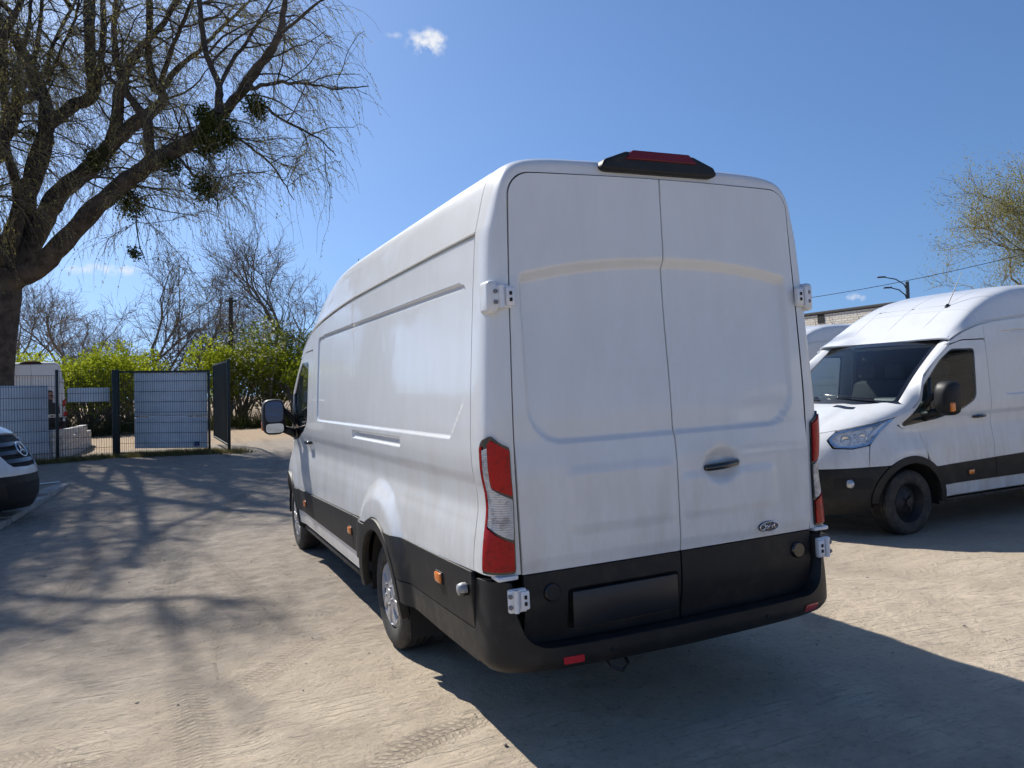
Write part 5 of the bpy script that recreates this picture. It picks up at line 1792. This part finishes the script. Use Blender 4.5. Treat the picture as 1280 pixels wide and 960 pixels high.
def make_willow():
    rs = np.random.RandomState(5)
    base = at(-16, 560, 24.0)
    root = empty('willow_tree', (base[0], base[1], gz(base[0], base[1])), label='large bare willow with mistletoe clumps leaning over the fence at left', cat='tree')
    O = np.array(root.location)
    c = lambda L: [(x / 2.56, y / 2.56) for x, y in L]
    m = 24 / 983.87
    limbs = []
    trunk = px_limb([(-16, 585), (-15, 520), (-13, 470), (-8, 420), (-2, 370), (6, 335)], [.78, .70, .64, .62, .62, .50], 24.0, 24.0)
    A = px_limb(c([(25, 900), (100, 870), (190, 790), (300, 670), (390, 590), (480, 525), (560, 480), (630, 440), (690, 380), (760, 310), (830, 220), (890, 120), (915, 0), (930, -180), (900, -380)]), [.40, .38, .34, .32, .31, .29, .28, .25, .20, .16, .13, .11, .09, .07, .03], 24, 21.0)
    B = px_limb(c([(15, 900), (60, 850), (130, 720), (190, 620), (260, 560), (330, 490), (400, 420), (470, 370), (520, 320), (505, 285)]), [.45, .42, .38, .34, .30, .28, .26, .23, .18, .15], 24.2, 25.5)
    Cc = px_limb(c([(0, 860), (45, 770), (90, 620), (140, 450), (150, 350), (110, 250), (50, 130), (-10, 40), (-60, -120), (-50, -330), (20, -560)]), [.48, .42, .36, .30, .26, .22, .19, .17, .15, .11, .05], 24.3, 26.5)
    limbs += [A, B, Cc]
    limbs.append(px_limb(c([(160, 395), (230, 340), (300, 300), (290, 200), (287, 0), (300, -220), (340, -420), (330, -620)]), [.25, .23, .24, .22, .20, .18, .13, .06], 25.6, 27))
    limbs.append(px_limb(c([(300, 300), (325, 190), (330, 60), (322, -160)]), [.16, .13, .11, .06], 25.9, 25))
    limbs.append(px_limb(c([(120, 300), (60, 325), (20, 370), (5, 450), (-20, 540)]), [.16, .18, .16, .15, .12], 25.9, 25))
    limbs.append(px_limb(c([(20, 370), (10, 280), (18, 130), (70, 0), (110, -160)]), [.15, .13, .11, .08, .05], 25.7, 24))
    limbs.append(px_limb(c([(135, 245), (185, 110), (240, 10), (290, -120)]), [.09, .07, .05, .03], 26.0, 28))
    limbs.append(px_limb(c([(150, 265), (195, 160), (240, 60), (262, -60)]), [.08, .06, .05, .03], 26.0, 24))
    limbs.append(px_limb(c([(515, 295), (560, 230), (650, 150), (700, 95), (790, 10), (880, -90)]), [.14, .11, .08, .07, .05, .03], 25.5, 27.5))
    limbs.append(px_limb(c([(495, 290), (475, 180), (478, 60), (482, -150), (520, -360), (560, -560)]), [.14, .13, .12, .11, .08, .04], 25.4, 24))
    limbs.append(px_limb(c([(508, 285), (555, 140), (612, 10), (650, -120)]), [.11, .08, .06, .03], 25.4, 23))
    limbs.append(px_limb(c([(500, 545), (476, 470), (470, 385), (400, 290), (365, 160), (372, 20), (380, -120)]), [.17, .17, .17, .12, .10, .08, .04], 22.95, 22.5))
    limbs.append(px_limb(c([(440, 350), (385, 280), (340, 240), (335, 210)]), [.10, .08, .06, .04], 23.0, 22))
    limbs.append(px_limb(c([(705, 370), (700, 280), (655, 150), (640, 10), (632, -140), (660, -330), (720, -520)]), [.11, .10, .09, .08, .08, .06, .03], 22, 23))
    limbs.append(px_limb(c([(740, 330), (800, 235), (900, 110), (1020, 10), (1120, -60)]), [.09, .07, .055, .04, .02], 21.8, 20))
    limbs.append(px_limb(c([(690, 370), (712, 250), (790, 130), (860, 20), (900, -70)]), [.09, .07, .06, .04, .02], 22, 24.5))
    limbs.append(px_limb(c([(780, 290), (870, 268), (960, 266), (1080, 285), (1180, 275)]), [.07, .055, .045, .03, .015], 21.6, 22.5))
    limbs.append(px_limb(c([(830, 330), (900, 380), (1000, 430), (1080, 500)]), [.05, .04, .03, .015], 21.7, 20.5))
    limbs.append(px_limb(c([(560, 490), (620, 560), (680, 600), (700, 680)]), [.05, .045, .03, .015], 22.9, 21.5))
    limbs.append(px_limb(c([(700, 400), (800, 470), (880, 540), (940, 640)]), [.05, .04, .03, .015], 22, 23.5))
    limbs.append(px_limb(c([(180, 620), (300, 570), (380, 580), (430, 640), (440, 760), (470, 850)]), [.05, .04, .035, .03, .02, .01], 24.4, 22.5))
    # the crown above the picture
    for k in range(26):
        P, R = limbs[rs.randint(0, 15)]
        j = rs.randint(int(len(P) * .6), len(P))
        q = P[j]
        d = np.array([rs.normal() * .5, rs.normal() * .5 - .25, rs.uniform(.7, 1.4)])
        G_ = curve_grow(q, d, rs.uniform(4.5, 8.5), 12, rs, .12, -.01)
        if G_[len(G_) // 2][2] < 9.5 or not shade_ok(G_):
            continue
        limbs.append((G_, np.linspace(max(.10, R[j] * .9), .035, len(G_))))
    for k in range(13):
        h = rs.uniform(11, 19)
        q = np.array([rs.uniform(-6.0, -1.9) - .35 * h, rs.uniform(4.5, 11.5) + 1.05 * h, h])
        a = trunk[0][-1]
        G_ = spline([a, a * .55 + q * .45 + np.array([rs.normal() * .6, rs.normal() * .6, -h * .06]), q, q + np.array([rs.normal(), rs.normal() - .8, 1.6])], 6)
        if shade_ok(G_):
            limbs.append((G_, np.linspace(.24, .05, len(G_))))
    # limbs on the far side and beyond the left edge of the view
    for k in range(7):
        az = rs.uniform(math.radians(100), math.radians(260)) + math.radians(0)
        d = np.array([math.cos(az), math.sin(az) * .8, rs.uniform(.6, 1.2)])
        P = curve_grow(trunk[0][-1 - k], d, rs.uniform(7, 10), 12, rs, .10, -.02)
        limbs.append((P, np.linspace(.34, .05, len(P))))
    tubes_mesh('trunk', [(trunk[0] - O, trunk[1])], 14, BARK, root)
    limb_o = []
    for P, R in limbs:
        limb_o.append(tubes_mesh('limb', [(P - O + rs.normal(size=P.shape) * .015, R * (.86 + rs.normal(size=len(R)) * .05))], 10, BARK, root))
    sec, tw, leaves, ldir = [], [], [], []
    axis = trunk[0][-1]
    for P, R in limbs:
        L = np.linalg.norm(np.diff(P, axis=0), axis=1).sum()
        n = int(4 + L * 2.1)
        for i in range(n):
            t = rs.uniform(.22, 1.0)
            k = min(int(t * (len(P) - 1)), len(P) - 2)
            p = P[k]
            if R[k] > .36:
                continue
            out = p - axis; out[2] = 0; out /= max(np.linalg.norm(out), 1e-6)
            d = out * .8 + rs.normal(size=3) * .65 + np.array([0, 0, rs.uniform(-.1, .9)])
            ln = rs.uniform(1.1, 3.0)
            S = curve_grow(p, d, ln, 8, rs, .16, .12)
            if not shade_ok(S) or crown_edge(S) > rs.normal() * .015 - .02:
                continue
            r0 = min(R[k] * .5, rs.uniform(.02, .045))
            sec.append((S, np.linspace(r0, .007, len(S))))
    for S, R in sec:
        m_ = rs.randint(13, 21) if S[:, 2].max() < 15 else 6
        for i in range(m_):
            k = rs.randint(1, len(S))
            d = (S[k] - S[k - 1]); d = d / np.linalg.norm(d) + rs.normal(size=3) * .55
            Tw = curve_grow(S[k], d, rs.uniform(.7, 2.3), 6, rs, .16, .62)
            if not shade_ok(Tw) or crown_edge(Tw) > rs.normal() * .018:
                continue
            tw.append((Tw, np.linspace(.0068, .0030, len(Tw))))
            for q in range(rs.randint(4, 10)):
                j = rs.randint(1, len(Tw)); f = rs.rand()
                leaves.append(Tw[j - 1] * (1 - f) + Tw[j] * f + rs.normal(size=3) * .025); ldir.append(Tw[j] - Tw[j - 1])
    tubes_mesh('branches', [(S - O, R) for S, R in sec], 5, BARK, root, kind='stuff')
    tubes_mesh('twigs', [(S - O, R) for S, R in tw], 3, TWIG, root, kind='stuff')
    ld = np.array(ldir); ld /= np.linalg.norm(ld, axis=1, keepdims=True)
    leaf_mesh('crown', np.array(leaves) - O, .070, BUD, root, rs, .40, ld, kind='stuff')
    for x, y, r, dp in ((310, 510, 48, 24.7), (420, 650, 50, 23.6), (655, 600, 48, 22.2), (705, 430, 62, 21.8), (432, 810, 22, 22.7), (820, 345, 42, 21.5), (655, 370, 38, 22.0), (548, 530, 34, 22.8), (95, 430, 24, 25.5), (350, 480, 30, 25), (660, 470, 40, 22)):
        ctr = at(x / 2.56, y / 2.56, dp); rr = r / 2.56 * dp / 983.87
        n = int(1300 * (r / 45) ** 2)
        u = rs.normal(size=(n, 3)); u /= np.linalg.norm(u, axis=1, keepdims=True)
        lump = 1 + .25 * np.sin(u[:, 0] * 5 + x) * np.sin(u[:, 2] * 4 + y)
        q = ctr + u * (rr * lump * rs.uniform(.15, 1.0, n) ** .6)[:, None]
        q = q + np.array([.25, .25, -.3]) * (rr * rs.normal(size=(n, 1)) * .5)
        mo = leaf_mesh('mistletoe', q - O, .10, MISTLE, root, rs, .4, kind='stuff')
    return root


make_willow()


def bare_tree(base, H, seed, label, spread=.55, name='bare_tree', buds=None, bud_n=0, twig_r=.0085, bud_s=.12, group='bare trees beyond the fence', lev=5, mat_=None):
    rs = np.random.RandomState(seed)
    base = np.array([base[0], base[1], gz(base[0], base[1]) - .1])
    root = empty(name, base, label=label, cat='tree', group=group)
    lines = {0: [], 1: []}
    tips = []

    def rec(p, d, L, r, lv):
        n = 5 if lv < 4 else 3
        P = curve_grow(p, d, L, n, rs, .10 + .03 * lv, -.03 if lv < 3 else .02)
        lines[0 if lv < 2 else 1].append((P - base, np.linspace(r, max(r * .55, twig_r * .5), n + 1)))
        if lv >= lev:
            tips.extend(list(P[1:])); return
        k = (4, 4, 5, 4, 4)[lv] if lv else 5
        for i in range(k):
            t = rs.uniform(.35, 1.0) if i else 1.0
            j = min(int(t * n), n)
            dd = P[j] - P[max(j - 1, 0)]; dd = dd / max(np.linalg.norm(dd), 1e-6)
            nd = dd + rs.normal(size=3) * spread + np.array([0, 0, .22])
            rec(P[j], nd, L * rs.uniform(.55, .8), max(r * .5, twig_r), lv + 1)
    rec(base, np.array([rs.uniform(-.1, .1), rs.uniform(-.1, .1), 1]), H * .33, H * .0115, 0)
    tubes_mesh('trunk', lines[0], 7, mat_ or BARE, root)
    tubes_mesh('crown', lines[1], 3, mat_ or BARE, root, kind='stuff')
    if buds:
        tp = np.array(tips)
        q = tp[rs.randint(0, len(tp), bud_n)] + rs.normal(size=(bud_n, 3)) * [.3, .3, .42]
        leaf_mesh('foliage', q - base, bud_s, buds, root, rs, .45, kind='stuff')
    return root


BT = [(30, 46, 9.5, 'bare tree just right of the willow trunk, far behind the white van'), (85, 42, 9.0, 'dense bare tree left of centre of the far tree row'),
      (120, 50, 8.5, 'faint bare tree behind the dense one in the far row'), (192, 39, 9.4, 'bare tree with a forked trunk above the large white gate sheet'),
      (246, 41, 8.4, 'bare spreading tree just left of the wooden pole'), (306, 47, 8.6, 'thin bare tree just right of the wooden pole'),
      (372, 37, 9.6, 'tall twiggy bare tree rising beside the middle van\'s roof'), (160, 55, 8.0, 'hazy bare tree farthest back in the row'), (415, 45, 9.0, 'bare tree mostly hidden by the middle van')]
for i, (px, dp, H, lab) in enumerate(BT):
    p = at(px, 500, dp)
    bare_tree((p[0], p[1]), H * 1.32, 40 + i * 3, lab, .5 + .05 * (i % 3))


def bush(px, dp, H, W, seed, label, m_, n=7500, size=.125, extra=None, name='leafy_shrub', group='spring shrubs behind the fence'):
    rs = np.random.RandomState(seed)
    p = at(px, 500, dp)
    base = np.array([p[0], p[1], gz(p[0], p[1]) - .05])
    root = empty(name, base, label=label, cat='shrub', group=group)
    lines, C_ = [], []
    lumps = [(rs.normal(size=3) * [W * .30, W * .30, 0] + [0, 0, H * rs.uniform(.35, .88)], rs.uniform(.22, .42) * W) for _ in range(11)]
    for c, r in lumps:
        c[2] = min(c[2], H - r * .7)
        for k in range(4):
            e = c + rs.normal(size=3) * r * .5
            mid = e * [.4, .4, .55] + rs.normal(size=3) * .1
            lines.append((spline([[rs.normal() * .15, rs.normal() * .15, 0], mid, e], 4), np.linspace(.03, .008, 9)))
    per = n // len(lumps)
    for c, r in lumps:
        u = rs.normal(size=(per, 3)); u /= np.linalg.norm(u, axis=1, keepdims=True)
        sub = value_noise(u[:, 0] * 4 + c[0] * 3, u[:, 2] * 4 + u[:, 1] * 3 + c[2], seed)
        keep = sub > .30
        q = c + u * (r * (.55 + .6 * sub) * rs.uniform(.45, 1.05, per) ** .5)[:, None]
        C_.append(q[keep])
    C_ = np.concatenate(C_)
    C_ = C_[C_[:, 2] > .1]
    tubes_mesh('stems', lines, 4, BARE, root)
    if extra:
        k = rs.rand(len(C_)) < .12
        leaf_mesh('blossom', C_[k], size * .9, extra, root, rs, .8, kind='stuff'); C_ = C_[~k]
    leaf_mesh('foliage', C_, size, m_, root, rs, .6, kind='stuff')
    return root


BU = [(28, 33, 3.4, 3.0, 'yellow-green shrub showing between willow trunk and white van roof', SPRING), (72, 34, 3.2, 3.0, 'shrub behind the white van\'s right roof corner', SPRING2),
      (108, 31, 3.9, 3.0, 'bright shrub above the narrow fence section', SPRING), (140, 32, 3.5, 2.8, 'bright shrub left of the large gate sheet', SPRING),
      (162, 35, 3.5, 2.6, 'dull green shrub right behind the gate sheet\'s left part', SPRING2),
      (274, 33, 3.9, 2.6, 'bright shrub just left of the open gate leaf', SPRING), (300, 34, 3.5, 2.6, 'bright shrub just right of the open gate leaf', SPRING),
      (335, 33, 4.2, 3.2, 'shrub with white blossom left of the van mirror', SPRING2), (372, 32, 3.3, 3.0, 'yellow-green shrub behind the middle van\'s mirror', SPRING), (412, 34, 4.0, 3.4, 'shrub hidden behind the middle van\'s nose', SPRING2), (-8, 34, 3.8, 3.4, 'shrub behind the willow trunk', SPRING)]
for i, (px, dp, H, W, lab, m_) in enumerate(BU):
    bush(px, dp, H, W, 100 + i, lab, m_, extra=BLOSSOM if 'blossom' in lab else None)
for i, (px, dp, H, W, lab) in enumerate([(205, 37, 3.4, 3.6, 'brown leafless scrub left of centre behind the gate sheet'), (232, 38, 3.6, 3.6, 'brown leafless scrub between the green shrubs'), (345, 41, 4.2, 4.0, 'brown scrub behind the blossoming shrub')]):
    bush(px, dp, H, W, 200 + i, lab, BROWNL, 3500, .10, name='brown_scrub', group='brown scrub patches')


# low dark undergrowth, weeds and litter along the fence foot
def tufts(name, label, pts, h, m_, n_blade, seed):
    rs = np.random.RandomState(seed)
    V = []
    for x, y in pts:
        z = gz(x, y)
        for _ in range(n_blade):
            bx, by = x + rs.normal() * .12, y + rs.normal() * .10
            a = rs.uniform(0, 6.28); hh = h * rs.uniform(.4, 1.2); le = rs.normal(size=2) * hh * .5
            w = .007
            V += [(bx - w * math.cos(a), by - w * math.sin(a), z), (bx + w * math.cos(a), by + w * math.sin(a), z), (bx + le[0], by + le[1], z + hh)]
    V = np.array(V)
    np_mesh(name, V, np.arange(len(V)).reshape(-1, 3), m_, None, False, kind='stuff', label=label, cat='grass')


rs_ = np.random.RandomState(3)
gp = []
for a, b, k in ((FA, P1, 150), (P1, P2, 60), (P2B, P3A, 150), ((-1.2, 18.1), (-.4, 17.6), 30)):
    for _ in range(k):
        t = rs_.rand(); gp.append((a[0] + (b[0] - a[0]) * t + rs_.normal() * .08, a[1] + (b[1] - a[1]) * t + rs_.normal() * .16))
tufts('weeds', 'dry grass and weeds growing along the fence foot', gp, .14, leafmat('dry_grass', (.12, .11, .04), (.24, .20, .09), .3), 34, 8)
gp = [(at(px, 500, dp)[0], at(px, 500, dp)[1]) for px, dp in zip(rs_.uniform(-20, 420, 420), rs_.uniform(29.5, 33, 420))]
tufts('undergrowth', 'dark low undergrowth below the spring shrubs', gp, .8, leafmat('undergrowth_leaves', (.03, .04, .012), (.08, .085, .03), .3), 26, 9)

# wooden pole behind the shrubs
p = at(283, 440, 35)
PO = empty('wooden_pole', (p[0], p[1], gz(p[0], p[1]) - .1), label='lone dark wooden pole rising above the shrubs', cat='pole')
WOOD = mat('weathered_wood', (.07, .06, .05), .9)
MB().tube([(0, 0, 0), (.16, 0, 3), (.30, 0, 5.75)], [.12, .11, .09], 10).build('shaft', WOOD, PO, auto=40)
MB().box((.30, 0, 5.6), (.5, .06, .08), .01).build('crossarm', WOOD, PO, auto=40)

# ------------------------------------------------------------------ right side: brick building, lamp post, cable, tree
def brick_mat():
    m = mat('whitewashed_brick', (.6, .56, .48), .85)
    n, l = m.node_tree.nodes, m.node_tree.links
    tc = n.new('ShaderNodeTexCoord'); mp = n.new('ShaderNodeMapping'); mp.inputs['Rotation'].default_value = (PI / 2, 0, PI / 2)
    mp.inputs['Scale'].default_value = (1, 1, 1)
    br = n.new('ShaderNodeTexBrick')
    br.inputs['Color1'].default_value = (.82, .77, .68, 1); br.inputs['Color2'].default_value = (.66, .60, .51, 1); br.inputs['Mortar'].default_value = (.45, .41, .35, 1)
    br.inputs['Scale'].default_value = 1.0; br.inputs['Brick Width'].default_value = .27; br.inputs['Row Height'].default_value = .085; br.inputs['Mortar Size'].default_value = .012
    sep = n.new('ShaderNodeSeparateXYZ'); cmb = n.new('ShaderNodeCombineXYZ')
    l.new(tc.outputs['Object'], sep.inputs[0]); l.new(sep.outputs['Y'], cmb.inputs['X']); l.new(sep.outputs['Z'], cmb.inputs['Y'])
    l.new(cmb.outputs[0], br.inputs['Vector'])
    l.new(br.outputs['Color'], n['Principled BSDF'].inputs['Base Color'])
    bp = n.new('ShaderNodeBump'); bp.inputs['Strength'].default_value = .6; bp.inputs['Distance'].default_value = .02; bp.invert = True
    l.new(br.outputs['Fac'], bp.inputs['Height']); l.new(bp.outputs[0], n['Principled BSDF'].inputs['Normal'])
    return m


BD = empty('brick_building', (20.4, 10, 0), label='low whitewashed brick building with dark flat roof edge behind the right vans', cat='building')
BR = brick_mat()
MB().box((5, 0, 1.72), (10, 52, 3.84)).build('wall', BR, BD)
DARKROOF = mat('roof_felt', (.045, .043, .042), .8)
MB().box((5.0, 0, 3.71), (10.10, 52.2, .10), .01).build('roof', DARKROOF, BD, auto=40)
p = at(1016, 398, 29.2)
MB().box((-.005, p[1] - 10, p[2]), (.03, .32, .36), .004).build('vent', VOIDBLK, BD)
for k, y in enumerate((-20, -14, -8, -2, 4, 14, 20)):
    w = MB().box((-.01, y, 1.9), (.05, 1.5, 1.2), .004).build('window', mat('bld_glass', (.03, .035, .04), .08, 0, .5) if 'bld_glass' not in bpy.data.materials else bpy.data.materials['bld_glass'], BD)
    MB().box((-.04, y, 1.25), (.14, 1.6, .06), .006).build('sill', CONC, w)
for k in range(7):
    y0_, z0_ = 5.0 + k * .9 + rnd.uniform(-.2, .2), 2.6
    MB().tube([(-.05, y0_, z0_), (-.06, y0_ + .25, z0_ + .5), (-.05, y0_ + .4 + rnd.uniform(-.3, .3), z0_ + 1.0)], [.018, .014, .008], 6).build('climbing_stem', BARE, BD, smooth=True)

lp = at(1134, 355, 40)
LP = empty('lamp_post', (lp[0], lp[1], 0), label='thin street lamp post with two curved arms above the right van\'s roof', cat='lamp post')
LS = mat('lamp_steel', (.10, .11, .12), .5, .5)
zt_ = at(1134, 352, 40)[2]
MB().tube([(0, 0, 0), (0, 0, zt_)], [.11, .09], 10).build('shaft', LS, LP, auto=40)
for dz, L in ((0, 1.15), (-.55, .85)):
    a = -Vector((RT[0], RT[1], 0)).normalized()
    MB().tube([Vector((0, 0, zt_ - .1 + dz - .35)), a * L * .15 + Vector((0, 0, zt_ + dz - .12)), a * L * .5 + Vector((0, 0, zt_ + dz + .15)), a * L + Vector((0, 0, zt_ + dz + .28))], [.035, .03, .03, .025], 8).build('arm', LS, LP, smooth=True)
    MB().box(a * (L + .15) + Vector((0, 0, zt_ + dz + .29)), (.42, .16, .08), .03, Matrix.Rotation(math.atan2(a.y, a.x), 3, 'Z')).build('lamp_head', LS, LP, auto=40)

ca, cb = at(800, 392, 52), at(1480, 262, 36)
n_ = 24
CB = [(ca + (cb - ca) * i / n_ - np.array([0, 0, 1.0]) * 1.0 * (1 - (2 * i / n_ - 1) ** 2)) for i in range(n_ + 1)]
MB().tube(CB, .016, 5).build('overhead_cable', VOIDBLK, None, label='thin overhead cable crossing the sky above the right van', cat='cable', smooth=True)
for q, lab in ((ca, 'cable pole hidden behind the middle van'), (cb, 'cable pole past the right edge')):
    r_ = empty('cable_pole', (q[0], q[1], 0), label=lab, cat='pole')
    MB().tube([(0, 0, -.2), (0, 0, q[2] + .15)], [.14, .10], 8).build('shaft', WOOD, r_, auto=40)

p = at(1340, 420, 44)
bare_tree((p[0], p[1]), 18.5, 77, 'yellow-green budding willow at the right edge', .48, name='budding_tree', buds=BUD, bud_n=42000, bud_s=.10, group=None, lev=5, twig_r=.010, mat_=TWIG)
p = at(1420, 420, 50)
bare_tree((p[0], p[1]), 12.5, 81, 'second budding tree just past the right edge', .5, name='budding_tree', buds=BUD, bud_n=20000, bud_s=.10, group=None, lev=4, twig_r=.014, mat_=TWIG)

# the hedge and tree row go on behind the middle van
src_b = [o for o in COL.objects if o.parent is None and o.name.split('.')[0] in ('leafy_shrub', 'brown_scrub')]
src_t = [o for o in COL.objects if o.parent is None and o.name.split('.')[0] == 'bare_tree']
for i, px in enumerate((455, 500, 548, 600, 655, 715, 780, 850)):
    p = at(px, 500, 36 + 3 * (i % 3))
    r = copy_tree(src_b[(i * 5 + 2) % len(src_b)])
    r.location = (p[0], p[1], gz(p[0], p[1]) - .05); r.rotation_euler = (0, 0, i * 1.3)
    r['label'] = 'shrub of the hedge that runs on hidden behind the middle van'; r['group'] = 'hidden hedge shrubs'
for i, px in enumerate((470, 560, 640, 740, 830)):
    p = at(px, 500, 45 + 4 * (i % 2))
    r = copy_tree(src_t[(i * 2 + 1) % len(src_t)])
    r.location = (p[0], p[1], gz(p[0], p[1]) - .1); r.rotation_euler = (0, 0, i * 1.1); r.scale = (.8, .8, .8)
    r['label'] = 'bare tree of the row that runs on hidden behind the middle van'; r['group'] = 'hidden row trees'
